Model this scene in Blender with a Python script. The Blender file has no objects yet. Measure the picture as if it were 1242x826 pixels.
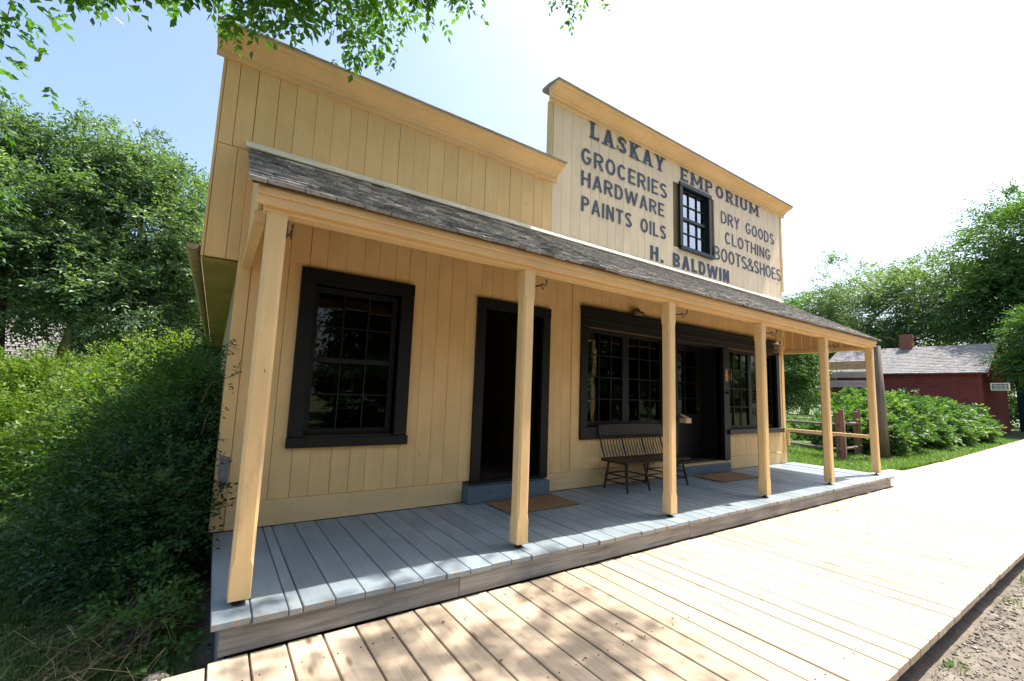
import bpy, math, random
import numpy as np
from mathutils import Matrix, Vector
R_ = math.radians
C = bpy.context.scene.collection
scene = bpy.context.scene

# ------------------------------------------------------------ camera
cam_d = bpy.data.cameras.new('camera'); cam = bpy.data.objects.new('camera', cam_d); C.objects.link(cam)
yaw, pit, rol = R_(33.776), R_(6.731), R_(2.0247)
fw = Vector((math.sin(yaw)*math.cos(pit), math.cos(yaw)*math.cos(pit), math.sin(pit)))
rt = Vector((math.cos(yaw), -math.sin(yaw), 0)); up = rt.cross(fw)
rt2 = math.cos(rol)*rt + math.sin(rol)*up; up2 = -math.sin(rol)*rt + math.cos(rol)*up
CAM = Vector((-0.0958, -4.283, 1.1746))
m = Matrix((rt2, up2, -fw)).transposed().to_4x4(); m.translation = CAM
cam.matrix_world = m
cam_d.sensor_width = 36; cam_d.lens = 532.05/1242*36; cam_d.clip_start = .05; cam_d.clip_end = 2000
scene.camera = cam
scene.render.resolution_x = 1024; scene.render.resolution_y = 681

# ------------------------------------------------------------ sky, sun, exposure
SUN = Vector((.50, -.08, 1.0)).normalized()
w = bpy.data.worlds.new('World'); scene.world = w; w.use_nodes = True
wn = w.node_tree.nodes; wl = w.node_tree.links; wn.clear()
sky = wn.new('ShaderNodeTexSky'); sky.sky_type = 'NISHITA'; sky.sun_disc = False
sky.sun_elevation = math.asin(SUN.z); sky.sun_rotation = math.atan2(SUN.x, SUN.y)
sky.air_density = 1.2; sky.dust_density = 4.6; sky.ozone_density = 3.0; sky.altitude = 100
bg = wn.new('ShaderNodeBackground'); bg.inputs['Strength'].default_value = 0.15
wo = wn.new('ShaderNodeOutputWorld'); wl.new(sky.outputs[0], bg.inputs[0]); wl.new(bg.outputs[0], wo.inputs[0])
sd = bpy.data.lights.new('sun', 'SUN'); sd.energy = 4.6; sd.angle = R_(.53); sd.color = (1, .955, .88)
so = bpy.data.objects.new('sun', sd); C.objects.link(so); so.rotation_euler = SUN.to_track_quat('Z', 'Y').to_euler()
so.location = (5, -5, 20)
scene.view_settings.view_transform = 'Standard'; scene.view_settings.look = 'None'
scene.view_settings.exposure = 1.15; scene.view_settings.gamma = 1.0
scene.render.engine = 'CYCLES'
scene.cycles.max_bounces = 10; scene.cycles.diffuse_bounces = 6; scene.cycles.transparent_max_bounces = 12

# ------------------------------------------------------------ materials
def new_mat(name):
    m = bpy.data.materials.new(name); m.use_nodes = True
    return m, m.node_tree.nodes, m.node_tree.links, m.node_tree.nodes['Principled BSDF']
def N(nt, t, **kw):
    n = nt.new(t)
    for k, v in kw.items(): setattr(n, k, v)
    return n
def ramp(nt, stops):
    r = nt.new('ShaderNodeValToRGB'); e = r.color_ramp.elements
    while len(e) > 1: e.remove(e[-1])
    for i, (p, c) in enumerate(stops):
        if i == 0: e[0].position = p; el = e[0]
        else: el = e.new(p)
        el.color = c if len(c) == 4 else (*c, 1)
    return r
def g(v): return (v, v, v, 1)
def mixc(nt, lk, a, b, fac, mode='MIX'):
    x = nt.new('ShaderNodeMix'); x.data_type = 'RGBA'; x.blend_type = mode
    for s, v in ((6, a), (7, b), (0, fac)):
        if isinstance(v, (tuple, float, int)):
            x.inputs[s].default_value = (*v, 1) if isinstance(v, tuple) and len(v) == 3 else v
        else: lk.new(v, x.inputs[s])
    return x.outputs[2]
def wood(name, col, axis='z', dark=.72, light=1.12, rough=.6, var=.12, grain=1.0, stain=None, stain_amt=.5, knots=False, bump=.25, wear=None, gs=45., chips=0, blotch=.80):
    """painted or bare timber; grain runs along axis; each board differs by Object Info random"""
    m, nt, lk, bs = new_mat(name)
    tc = N(nt, 'ShaderNodeTexCoord'); oi = N(nt, 'ShaderNodeObjectInfo')
    sc = N(nt, 'ShaderNodeVectorMath', operation='SCALE'); sc.inputs[0].default_value = (37.1, 61.7, 23.3); lk.new(oi.outputs['Random'], sc.inputs['Scale'])
    ad = N(nt, 'ShaderNodeVectorMath', operation='ADD'); lk.new(tc.outputs['Object'], ad.inputs[0]); lk.new(sc.outputs[0], ad.inputs[1])
    mp = N(nt, 'ShaderNodeMapping'); lo = gs*.045
    mp.inputs['Scale'].default_value = {'x': (lo, gs, gs), 'y': (gs, lo, gs), 'z': (gs, gs, lo)}[axis]
    lk.new(ad.outputs[0], mp.inputs[0])
    n1 = N(nt, 'ShaderNodeTexNoise'); n1.inputs['Scale'].default_value = 1.0; n1.inputs['Detail'].default_value = 6; n1.inputs['Roughness'].default_value = .65; n1.inputs['Distortion'].default_value = .6
    lk.new(mp.outputs[0], n1.inputs['Vector'])
    c1 = tuple(max(0, x*(1-(1-dark)*grain)) for x in col); c2 = tuple(min(1, x*(1+(light-1)*grain)) for x in col)
    rp = ramp(nt, [(.3, c1), (.5, col), (.72, c2)]); lk.new(n1.outputs['Fac'], rp.inputs[0])
    out = rp.outputs[0]
    n2 = N(nt, 'ShaderNodeTexNoise'); n2.inputs['Scale'].default_value = 2.3; n2.inputs['Detail'].default_value = 5; lk.new(ad.outputs[0], n2.inputs['Vector'])
    r2 = ramp(nt, [(.35, g(blotch)), (.65, g(1.04))]); lk.new(n2.outputs['Fac'], r2.inputs[0])
    out = mixc(nt, lk, out, r2.outputs[0], 1.0, 'MULTIPLY')
    mr = N(nt, 'ShaderNodeMapRange'); mr.inputs[3].default_value = 1-var; mr.inputs[4].default_value = 1+var*.7; lk.new(oi.outputs['Random'], mr.inputs[0])
    cb = N(nt, 'ShaderNodeCombineColor'); [lk.new(mr.outputs[0], cb.inputs[i]) for i in range(3)]
    out = mixc(nt, lk, out, cb.outputs[0], 1.0, 'MULTIPLY')
    if stain:
        n3 = N(nt, 'ShaderNodeTexNoise'); n3.inputs['Scale'].default_value = 5.5; n3.inputs['Detail'].default_value = 7; n3.inputs['Roughness'].default_value = .7
        m3 = N(nt, 'ShaderNodeMapping'); m3.inputs['Scale'].default_value = {'x': (.3, 1, 1), 'y': (1, .3, 1), 'z': (1, 1, .3)}[axis]; lk.new(ad.outputs[0], m3.inputs[0]); lk.new(m3.outputs[0], n3.inputs['Vector'])
        r3 = ramp(nt, [(.56, g(0)), (.70, g(stain_amt))]); lk.new(n3.outputs['Fac'], r3.inputs[0])
        out = mixc(nt, lk, out, stain, r3.outputs[0])
    if knots:
        m4 = N(nt, 'ShaderNodeMapping'); m4.inputs['Scale'].default_value = {'x': (2.2, 6.5, 4), 'y': (6.5, 2.2, 4), 'z': (6.5, 4, 2.2)}[axis]; lk.new(ad.outputs[0], m4.inputs[0])
        v = N(nt, 'ShaderNodeTexVoronoi'); v.inputs['Scale'].default_value = 1.0; lk.new(m4.outputs[0], v.inputs['Vector'])
        r4 = ramp(nt, [(.0, g(.9)), (.07, g(.6)), (.13, g(0))]); lk.new(v.outputs['Distance'], r4.inputs[0])
        out = mixc(nt, lk, out, (.16, .075, .03), r4.outputs[0])
    if wear:   # worn paint towards the local -y end (front edge of the porch boards), ragged
        sx = N(nt, 'ShaderNodeSeparateXYZ'); lk.new(tc.outputs['Object'], sx.inputs[0])
        a = N(nt, 'ShaderNodeMapRange'); a.inputs[1].default_value = wear[1]; a.inputs[2].default_value = wear[2]; a.inputs[3].default_value = .50; a.inputs[4].default_value = 0; lk.new(sx.outputs[1], a.inputs[0])
        n5 = N(nt, 'ShaderNodeTexNoise'); n5.inputs['Scale'].default_value = 14; n5.inputs['Detail'].default_value = 8; n5.inputs['Roughness'].default_value = .75; lk.new(ad.outputs[0], n5.inputs['Vector'])
        s = N(nt, 'ShaderNodeMath', operation='ADD'); lk.new(a.outputs[0], s.inputs[0]); lk.new(n5.outputs['Fac'], s.inputs[1])
        r5 = ramp(nt, [(.98, g(0)), (1.04, g(.85))])
        dv = N(nt, 'ShaderNodeMath', operation='MULTIPLY'); dv.inputs[1].default_value = .93; lk.new(s.outputs[0], dv.inputs[0]); lk.new(dv.outputs[0], r5.inputs[0])
        r5.color_ramp.elements[0].position = .90; r5.color_ramp.elements[1].position = .95
        out = mixc(nt, lk, out, wear[0], r5.outputs[0])
    if chips:
        n6 = N(nt, 'ShaderNodeTexNoise'); n6.inputs['Scale'].default_value = 26; n6.inputs['Detail'].default_value = 4; n6.inputs['Roughness'].default_value = .6; m6 = N(nt, 'ShaderNodeMapping'); m6.inputs['Scale'].default_value = {'x': (.35, 1, 1), 'y': (1, .35, 1), 'z': (1, 1, .35)}[axis]; lk.new(ad.outputs[0], m6.inputs[0]); lk.new(m6.outputs[0], n6.inputs['Vector'])
        r6 = ramp(nt, [(.70, g(0)), (.725, g(chips))]); lk.new(n6.outputs['Fac'], r6.inputs[0]); out = mixc(nt, lk, out, (.20, .145, .09), r6.outputs[0])
    lk.new(out, bs.inputs['Base Color']); bs.inputs['Roughness'].default_value = rough
    bs.inputs['Specular IOR Level'].default_value = .3
    if bump:
        b = N(nt, 'ShaderNodeBump'); b.inputs['Strength'].default_value = bump; b.inputs['Distance'].default_value = .004; lk.new(n1.outputs['Fac'], b.inputs['Height']); lk.new(b.outputs[0], bs.inputs['Normal'])
    return m
def noisy(name, cols, scale=6, rough=.8, bump=.3, dist=.01, coord='Object', metallic=0, detail=8, pos=(.3, .5, .7)):
    m, nt, lk, bs = new_mat(name)
    tc = N(nt, 'ShaderNodeTexCoord'); n = N(nt, 'ShaderNodeTexNoise'); n.inputs['Scale'].default_value = scale; n.inputs['Detail'].default_value = detail; n.inputs['Roughness'].default_value = .65
    lk.new(tc.outputs[coord], n.inputs['Vector'])
    rp = ramp(nt, list(zip(pos, cols))); lk.new(n.outputs['Fac'], rp.inputs[0]); lk.new(rp.outputs[0], bs.inputs['Base Color'])
    bs.inputs['Roughness'].default_value = rough; bs.inputs['Metallic'].default_value = metallic
    if bump:
        b = N(nt, 'ShaderNodeBump'); b.inputs['Strength'].default_value = bump; b.inputs['Distance'].default_value = dist; lk.new(n.outputs['Fac'], b.inputs['Height']); lk.new(b.outputs[0], bs.inputs['Normal'])
    return m
def leafmat(name, c1, c2, c3, trans=.35, rough=.45):
    m, nt, lk, bs = new_mat(name)
    at = N(nt, 'ShaderNodeAttribute'); at.attribute_name = 'tint'
    rp = ramp(nt, [(0, c1), (.55, c2), (1, c3)]); lk.new(at.outputs['Fac'], rp.inputs[0])
    bs.inputs['Roughness'].default_value = rough; bs.inputs['Specular IOR Level'].default_value = .35
    lk.new(rp.outputs[0], bs.inputs['Base Color'])
    tr = N(nt, 'ShaderNodeBsdfTranslucent')
    tcol = mixc(nt, lk, rp.outputs[0], (1.5, 1.7, .5), 1.0, 'MULTIPLY'); lk.new(tcol, tr.inputs[0])
    mx = N(nt, 'ShaderNodeMixShader'); mx.inputs[0].default_value = trans; lk.new(bs.outputs[0], mx.inputs[1]); lk.new(tr.outputs[0], mx.inputs[2])
    lk.new(mx.outputs[0], nt['Material Output'].inputs[0])
    return m
def glassmat(name, tint=(.75, .8, .78), refl=.0):
    m, nt, lk, bs = new_mat(name); nt.remove(bs)
    tp = N(nt, 'ShaderNodeBsdfTransparent'); tp.inputs[0].default_value = (*tint, 1)
    gl = N(nt, 'ShaderNodeBsdfGlossy'); gl.inputs['Roughness'].default_value = .015
    fr = N(nt, 'ShaderNodeFresnel'); fr.inputs[0].default_value = 1.42
    tc = N(nt, 'ShaderNodeTexCoord'); n = N(nt, 'ShaderNodeTexNoise'); n.inputs['Scale'].default_value = 3.0; lk.new(tc.outputs['Object'], n.inputs['Vector'])
    b = N(nt, 'ShaderNodeBump'); b.inputs['Strength'].default_value = .07; b.inputs['Distance'].default_value = .01; lk.new(n.outputs['Fac'], b.inputs['Height']); lk.new(b.outputs[0], gl.inputs['Normal'])
    ad = N(nt, 'ShaderNodeMath', operation='ADD'); ad.inputs[1].default_value = refl; lk.new(fr.outputs[0], ad.inputs[0])
    mx = N(nt, 'ShaderNodeMixShader'); lk.new(ad.outputs[0], mx.inputs[0]); lk.new(tp.outputs[0], mx.inputs[1]); lk.new(gl.outputs[0], mx.inputs[2])
    lk.new(mx.outputs[0], nt['Material Output'].inputs[0])
    return m

YEL = (.80, .53, .235)
M = {}
M['siding'] = wood('yellow_siding_paint', YEL, 'z', dark=.95, light=1.03, var=.028, rough=.6, stain=(.55, .38, .18), stain_amt=.18, bump=.15, gs=30, chips=.45, blotch=.93)
M['sign_cream'] = wood('cream_sign_paint', (.84, .67, .46), 'z', dark=.95, light=1.02, var=.035, rough=.6, stain=(.58, .44, .27), stain_amt=.2, bump=.12, gs=30, blotch=.93)
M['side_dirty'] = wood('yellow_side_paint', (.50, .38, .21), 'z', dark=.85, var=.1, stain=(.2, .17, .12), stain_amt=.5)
M['trimx'] = wood('yellow_trim_paint_x', (.80, .54, .26), 'x', blotch=.92, dark=.95, light=1.03, var=.05, stain=(.40, .30, .18), stain_amt=.18, bump=.15, gs=30)
M['trimy'] = wood('yellow_trim_paint_y', (.80, .54, .26), 'y', blotch=.92, dark=.95, light=1.03, var=.05, bump=.15, gs=30)
M['post'] = wood('yellow_post_paint', (.81, .55, .265), 'z', blotch=.93, dark=.95, light=1.03, var=.05, stain=(.26, .18, .12), stain_amt=.4, bump=.2, gs=35, chips=.8)
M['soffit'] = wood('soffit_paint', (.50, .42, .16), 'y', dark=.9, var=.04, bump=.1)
M['black'] = wood('black_trim_paint', (.0095, .0085, .0085), 'z', dark=.7, light=1.4, var=.2, rough=.45, bump=.3)
M['blackx'] = wood('black_trim_paint_x', (.0095, .0085, .0085), 'x', dark=.7, light=1.4, var=.2, rough=.45, bump=.3)
M['greenblack'] = wood('dark_green_sash_paint', (.012, .022, .022), 'z', dark=.7, light=1.3, var=.1, rough=.4, bump=.2)
M['deck'] = wood('blue_grey_deck_paint', (.25, .295, .325), 'y', dark=.90, light=1.06, var=.10, rough=.5, stain=(.31, .28, .23), stain_amt=.5, bump=.3, wear=((.30, .245, .185), -.80, -.66), gs=32)
M['riser'] = wood('weathered_riser_wood', (.29, .28, .265), 'x', dark=.55, light=1.3, var=.1, rough=.85, stain=(.16, .145, .13), stain_amt=.6, bump=.8, gs=30)
M['plank'] = wood('new_pine_plank', (.545, .425, .30), 'y', dark=.76, light=1.13, var=.17, rough=.75, stain=(.33, .235, .15), stain_amt=.5, knots=True, bump=.35, gs=38)
M['plank_edge'] = wood('grey_joist_wood', (.16, .13, .12), 'x', dark=.7, rough=.9)
M['shingle'] = wood('weathered_cedar_shingle', (.33, .31, .29), 'y', dark=.5, light=1.4, var=.50, rough=.9, stain=(.10, .095, .08), stain_amt=.6, bump=.8, gs=40)
M['sheath'] = wood('roof_sheathing_wood', (.16, .10, .06), 'x', dark=.6, rough=.9)
M['blue'] = wood('blue_step_paint', (.115, .155, .18), 'x', dark=.85, light=1.15, var=.05, rough=.5, stain=(.2, .2, .18), stain_amt=.25)
M['white'] = wood('pale_flashing_paint', (.72, .66, .52), 'x', dark=.92, light=1.05, var=.03, rough=.6, bump=.1)
M['letter'] = noisy('slate_blue_lettering_paint', [(.045, .06, .10), (.065, .085, .135), (.22, .22, .22)], scale=11, rough=.7, bump=.1, pos=(.3, .55, .8))
M['iron'] = noisy('black_wrought_iron', [(.012, .012, .012), (.02, .018, .016), (.06, .035, .02)], scale=30, rough=.6, bump=.2, dist=.002)
M['dark_wood'] = wood('dark_stained_bench_wood', (.040, .024, .018), 'x', dark=.6, light=1.6, var=.1, rough=.38, bump=.2)
M['coir'] = noisy('brown_coir_mat', [(.14, .07, .03), (.26, .145, .065), (.36, .22, .11)], scale=160, rough=.95, bump=1, dist=.01)
M['metal'] = noisy('grey_patch_metal', [(.12, .13, .14), (.22, .23, .25), (.33, .34, .35)], scale=20, rough=.5, metallic=.5)
M['cap'] = noisy('grey_cornice_cap', [(.20, .18, .15), (.27, .24, .20), (.35, .31, .26)], scale=12, rough=.7)
M['gutter'] = noisy('old_yellow_gutter', [(.20, .16, .10), (.42, .35, .19), (.52, .43, .24)], scale=9, rough=.6)
M['joint'] = wood('shaded_sheathing_board', (.20, .13, .06), 'z')
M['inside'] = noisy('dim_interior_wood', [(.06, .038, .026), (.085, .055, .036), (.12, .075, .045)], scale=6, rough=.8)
M['sky_tint'] = noisy('sky_reflection_blue', [(.42, .50, .62), (.50, .58, .70), (.55, .62, .74)], scale=3, rough=.9, bump=0)  # blue stands in for sky reflected in the upper panes
M['glass'] = glassmat('old_window_glass')
M['glass_up'] = glassmat('upper_window_glass', (.9, .93, .95), .40)
M['rust'] = noisy('rusty_lantern_metal', [(.05, .03, .02), (.13, .07, .04), (.26, .15, .09)], scale=30, rough=.7)
M['orange'] = noisy('orange_oval_plaque_paint', [(.45, .10, .03), (.62, .20, .04), (.72, .42, .10)], scale=24, rough=.6, bump=.1)
M['redclap'] = wood('red_barn_paint', (.22, .048, .040), 'x', dark=.75, light=1.25, var=.05, rough=.7, gs=8)
M['redclapy'] = wood('red_barn_paint_side', (.22, .048, .040), 'y', dark=.75, light=1.25, var=.05, rough=.7, gs=8)
M['greyroof'] = wood('grey_shake_roof', (.24, .225, .22), 'z', dark=.55, light=1.35, var=.3, rough=.9, stain=(.13, .12, .12), stain_amt=.7, gs=9)
M['brick'] = noisy('red_chimney_brick', [(.20, .07, .045), (.30, .11, .07), (.34, .16, .11)], scale=9, rough=.9)
M['mortar'] = noisy('chimney_mortar', [(.25, .22, .19), (.32, .28, .25), (.4, .36, .32)], scale=20, rough=.95)
M['darkgreen'] = wood('dark_green_clapboard', (.025, .045, .045), 'x', dark=.8, rough=.7, gs=8)
M['fence'] = wood('weathered_fence_wood', (.20, .165, .135), 'x', dark=.5, light=1.5, var=.25, rough=.9, gs=24)
M['fencered'] = wood('reddish_fence_post_wood', (.30, .17, .115), 'z', dark=.6, light=1.3, var=.15, rough=.9, gs=24)
M['pole'] = wood('old_pole_wood', (.17, .14, .11), 'z', dark=.5, light=1.4, rough=.9, gs=20)
M['board_w'] = wood('pale_sign_board', (.33, .31, .29), 'y', dark=.85, rough=.8)
M['board_o'] = wood('ochre_sign_board', (.40, .27, .14), 'y', dark=.85, rough=.8)
M['ink'] = noisy('faded_sign_ink', [(.16, .15, .14), (.22, .21, .20), (.32, .30, .28)], scale=30, rough=.8, bump=0)
M['stone'] = noisy('field_stone', [(.12, .11, .10), (.22, .20, .18), (.34, .31, .28)], scale=10, rough=.9)
M['bark'] = noisy('dark_bark', [(.030, .024, .018), (.065, .05, .038), (.11, .09, .07)], scale=14, rough=.95, bump=1, dist=.03)
M['soil'] = noisy('gravelly_ground', [(.085, .07, .055), (.16, .135, .105), (.25, .215, .17)], scale=9, rough=.95, bump=1, dist=.03, detail=12)
M['lawnbase'] = noisy('lawn_soil_green', [(.045, .06, .02), (.075, .11, .03), (.14, .15, .05)], scale=5, rough=.95, bump=.6, dist=.03, detail=10)
M['hay'] = leafmat('dry_straw', (.11, .085, .04), (.22, .17, .085), (.36, .29, .16), trans=.15, rough=.8)
M['grass'] = leafmat('grass_blades', (.05, .11, .018), (.11, .20, .035), (.26, .32, .09), trans=.4)
M['grass_shade'] = leafmat('shaded_grass_blades', (.018, .048, .010), (.045, .10, .020), (.12, .17, .05), trans=.3)  # darker copy of the grass tones, shade put into the blade colour
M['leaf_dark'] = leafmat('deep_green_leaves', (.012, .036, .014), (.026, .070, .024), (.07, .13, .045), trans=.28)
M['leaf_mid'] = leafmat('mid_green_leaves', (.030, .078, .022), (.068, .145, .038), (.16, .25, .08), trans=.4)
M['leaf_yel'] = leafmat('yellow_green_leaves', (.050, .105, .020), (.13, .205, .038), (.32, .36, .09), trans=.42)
M['leaf_grey'] = leafmat('grey_green_leaves', (.050, .095, .045), (.125, .195, .100), (.27, .35, .21), trans=.40, rough=.35)
M['leaf_haze'] = leafmat('hazy_far_leaves', (.070, .115, .060), (.125, .185, .098), (.22, .29, .16), trans=.42, rough=.5)  # glare haze over the far trees mixed into the leaf colour
M['leaf_ash'] = leafmat('overhanging_tree_leaves', (.030, .085, .014), (.070, .155, .022), (.17, .27, .04), trans=.55, rough=.4)
M['leaf_bush'] = leafmat('broad_bush_leaves', (.035, .085, .025), (.085, .165, .045), (.19, .29, .10), trans=.35, rough=.55)

# ------------------------------------------------------------ object helpers
def tag(o, label=None, cat=None, group=None, kind=None):
    for k, v in (('label', label), ('category', cat), ('group', group), ('kind', kind)):
        if v: o[k] = v
    return o
def link(name, me, parent=None, loc=(0, 0, 0), rot=None, mat=None):
    o = bpy.data.objects.new(name, me); C.objects.link(o); o.location = loc
    if rot: o.rotation_euler = rot
    if parent: o.parent = parent
    if mat is not None and me is not None and not me.materials: me.materials.append(mat)
    return o
def empty(name, loc=(0, 0, 0), rz=0, **kw):
    o = bpy.data.objects.new(name, None); C.objects.link(o); o.location = loc; o.rotation_euler = (0, 0, rz)
    o.empty_display_size = .2
    return tag(o, **kw)
def np_mesh(name, V, F, mat=None, tint=None, smooth=False):
    """V (n,3); F (m,k) all faces with k corners"""
    V = np.asarray(V, np.float32); F = np.asarray(F, np.int32); me = bpy.data.meshes.new(name)
    k = F.shape[1]
    me.vertices.add(len(V)); me.vertices.foreach_set('co', V.ravel())
    me.loops.add(F.size); me.loops.foreach_set('vertex_index', F.ravel())
    me.polygons.add(len(F)); me.polygons.foreach_set('loop_start', np.arange(0, F.size, k, dtype=np.int32))
    me.polygons.foreach_set('loop_total', np.full(len(F), k, np.int32))
    if smooth: me.polygons.foreach_set('use_smooth', np.ones(len(F), bool))
    if tint is not None:
        a = me.attributes.new('tint', 'FLOAT', 'POINT'); a.data.foreach_set('value', np.asarray(tint, np.float32))
    me.update(calc_edges=True)
    if mat: me.materials.append(mat)
    return me
class MB:
    def __init__(s): s.v = []; s.f = []
    def add(s, vs, fs):
        b = len(s.v); s.v += [tuple(v) for v in vs]; s.f += [tuple(i+b for i in f) for f in fs]
    def box(s, x0, x1, y0, y1, z0, z1, ch=0):
        if ch == 0:
            vs = [(x, y, z) for z in (z0, z1) for x, y in ((x0, y0), (x1, y0), (x1, y1), (x0, y1))]
            s.add(vs, [(0, 3, 2, 1), (4, 5, 6, 7), (0, 1, 5, 4), (1, 2, 6, 5), (2, 3, 7, 6), (3, 0, 4, 7)])
        else:
            vs = []; 
            for z, i in ((z0, ch), (z0+ch, 0), (z1-ch, 0), (z1, ch)):
                for x, y in ((x0+i+(ch if not i else 0), y0+i), (x1-i-(ch if not i else 0), y0+i), (x1-i, y0+i+(ch if not i else 0)), (x1-i, y1-i-(ch if not i else 0)), (x1-i-(ch if not i else 0), y1-i), (x0+i+(ch if not i else 0), y1-i), (x0+i, y1-i-(ch if not i else 0)), (x0+i, y0+i+(ch if not i else 0))):
                    vs.append((x, y, z))
            fs = []
            for r in range(3):
                for k in range(8): a = r*8+k; b = r*8+(k+1) % 8; fs.append((a, b, b+8, a+8))
            fs.append(tuple(range(7, -1, -1))); fs.append(tuple(range(24, 32)))
            s.add(vs, fs)
    def tube(s, pts, rad, n=8, caps=True):
        pts = [Vector(p) for p in pts]
        if not hasattr(rad, '__len__'): rad = [rad]*len(pts)
        ref = None; base = len(s.v)
        for i, p in enumerate(pts):
            d = (pts[min(i+1, len(pts)-1)]-pts[max(i-1, 0)]).normalized()
            if ref is None: ref = d.orthogonal().normalized()
            u = (ref-d*ref.dot(d)).normalized(); ref = u; v = d.cross(u)
            for k in range(n):
                a = 2*math.pi*k/n; s.v.append(tuple(p+(u*math.cos(a)+v*math.sin(a))*rad[i]))
        for i in range(len(pts)-1):
            for k in range(n):
                a = base+i*n+k; b = base+i*n+(k+1) % n; s.f.append((a, b, b+n, a+n))
        if caps: s.f.append(tuple(base+k for k in range(n-1, -1, -1))); s.f.append(tuple(base+(len(pts)-1)*n+k for k in range(n)))
    def mesh(s, name, mat=None, smooth=False):
        me = bpy.data.meshes.new(name); me.from_pydata(s.v, [], s.f); me.update()
        if smooth: me.polygons.foreach_set('use_smooth', [True]*len(me.polygons))
        if mat: me.materials.append(mat)
        return me
    def obj(s, name, mat, parent=None, loc=(0, 0, 0), rot=None, smooth=False):
        return link(name, s.mesh(name, mat, smooth), parent, loc, rot)
def board(name, mat, x0, x1, y0, y1, z0, z1, parent, ch=.003, tilt=0):
    """one timber as its own object, origin at its centre (grain and tone vary per object)"""
    cx, cy, cz = (x0+x1)/2, (y0+y1)/2, (z0+z1)/2
    b = MB(); b.box(x0-cx, x1-cx, y0-cy, y1-cy, z0-cz, z1-cz, ch)
    return b.obj(name, mat, parent, (cx, cy, cz), (0, 0, tilt) if tilt else None)
def extrude_x(profile, x0, x1, b=None):
    """closed yz profile swept along x"""
    b = b or MB(); n = len(profile)
    vs = [(x0, y, z) for y, z in profile]+[(x1, y, z) for y, z in profile]
    fs = [(i, (i+1) % n, (i+1) % n+n, i+n) for i in range(n)]+[tuple(range(n-1, -1, -1)), tuple(range(n, 2*n))]
    b.add(vs, fs); return b
rnd = random.Random(7)

# ------------------------------------------------------------ ground
def sheet(name, mat, x0, x1, y0, y1, z, nx=2, ny=2, amp=0, seed=1, fn=None):
    xs = np.linspace(x0, x1, nx); ys = np.linspace(y0, y1, ny); X, Y = np.meshgrid(xs, ys); r = np.random.default_rng(seed)
    Z = np.full_like(X, z)+amp*(np.sin(X*1.7+Y)*.5+r.uniform(-.5, .5, X.shape))
    if fn: Z = fn(X, Y, Z)
    V = np.stack([X, Y, Z], -1).reshape(-1, 3)
    I = np.arange(nx*ny).reshape(ny, nx)
    F = np.stack([I[:-1, :-1], I[:-1, 1:], I[1:, 1:], I[1:, :-1]], -1).reshape(-1, 4)
    o = link(name, np_mesh(name, V, F, mat, smooth=True)); tag(o, kind='structure'); return o
sheet('ground', M['soil'], -400, 400, -400, 400, -.345)
sheet('lawn', M['lawnbase'], -200, -.05, -1.9, 200, -.30, 200, 200, .02, 2)
sheet('lawn', M['lawnbase'], 9.9, 300, -.62, 260, -.275, 200, 200, .02, 3)
sheet('lawn', M['lawnbase'], -60, 90, -60, -9, -.31, 60, 30, .04, 4)
sheet('lawn', M['lawnbase'], .0, 9.8, 11.5, 200, -.30, 10, 60, .02, 6)
sheet('gravel_path', M['soil'], 1, 40, -8.8, -3.42, -.327, 200, 60, .003, 5)

# ------------------------------------------------------------ general store
store = empty('general_store', (0, 0, -.3), label='yellow board-fronted general store with painted false front lettering, porch and dark windows', cat='store')
store_off = Vector((0, 0, .3))
root = store
def P(o):   # keep world coordinates under the empty
    o.location = Vector(o.location)+store_off; return o
XL, XR = -.03, 9.36
# window & door openings (x0,x1,z0,z1)
OPEN = [(.585, 1.40, .72, 2.10), (2.39, 3.21, .20, 2.11), (3.97, 9.02, .60, 2.08)]
FULL = [(3.97, 5.62, .66, 2.08), (5.88, 7.15, .16, 2.10), (7.32, 9.02, .66, 2.08)]
UPW = (6.08, 6.84, 3.65, 4.70)
def cut_pieces(a, b, z0, z1, ops):
    segs = [(z0, z1)]
    for (o0, o1, q0, q1) in ops:
        if b > o0-.001 and a < o1+.001:
            ns = []
            for s0, s1 in segs:
                if q0 > s0: ns.append((s0, min(s1, q0)))
                if q1 < s1: ns.append((max(s0, q1), s1))
            segs = [s for s in ns if s[1]-s[0] > .02]
    return segs
def subdiv(keys, wd, rr):
    xs = []
    for a, b in zip(keys[:-1], keys[1:]):
        n = max(1, round((b-a)/wd)); ws = [1+rr.uniform(-.16, .16) for _ in range(n)]; t = sum(ws); x = a
        for q in ws: xs.append((x, x+(b-a)*q/t)); x += (b-a)*q/t
    return xs
# lower siding, behind the porch
low = subdiv([XL+.10, .52, 1.465, 2.33, 3.27, 3.71, 3.91, 5.67], .168, rnd)+subdiv([7.23, 9.08, XR-.10], .168, rnd)
for a, b in low:
    for s0, s1 in cut_pieces(a, b, .21, 3.16, [(o[0]-.045, o[1]+.045, o[2]-.05, o[3]+.03) for o in OPEN[:2]]+[(3.93, 9.06, .60, 2.30)]):
        P(board('siding_board', M['siding'], a+.0004+.0022*rnd.random()**2, b-.0004-.0022*rnd.random()**2, -.001-rnd.random()*.004, .02, s0, s1, root))
for a, b in subdiv([5.67, 7.23], .168, rnd):
    P(board('siding_board', M['siding'], a+.0004+.0022*rnd.random()**2, b-.0004-.0022*rnd.random()**2, -.001-rnd.random()*.004, .02, 2.30, 3.16, root))
P(board('batten', M['siding'], 3.700, 3.722, -.016, .0, .21, 2.9, root))
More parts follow.
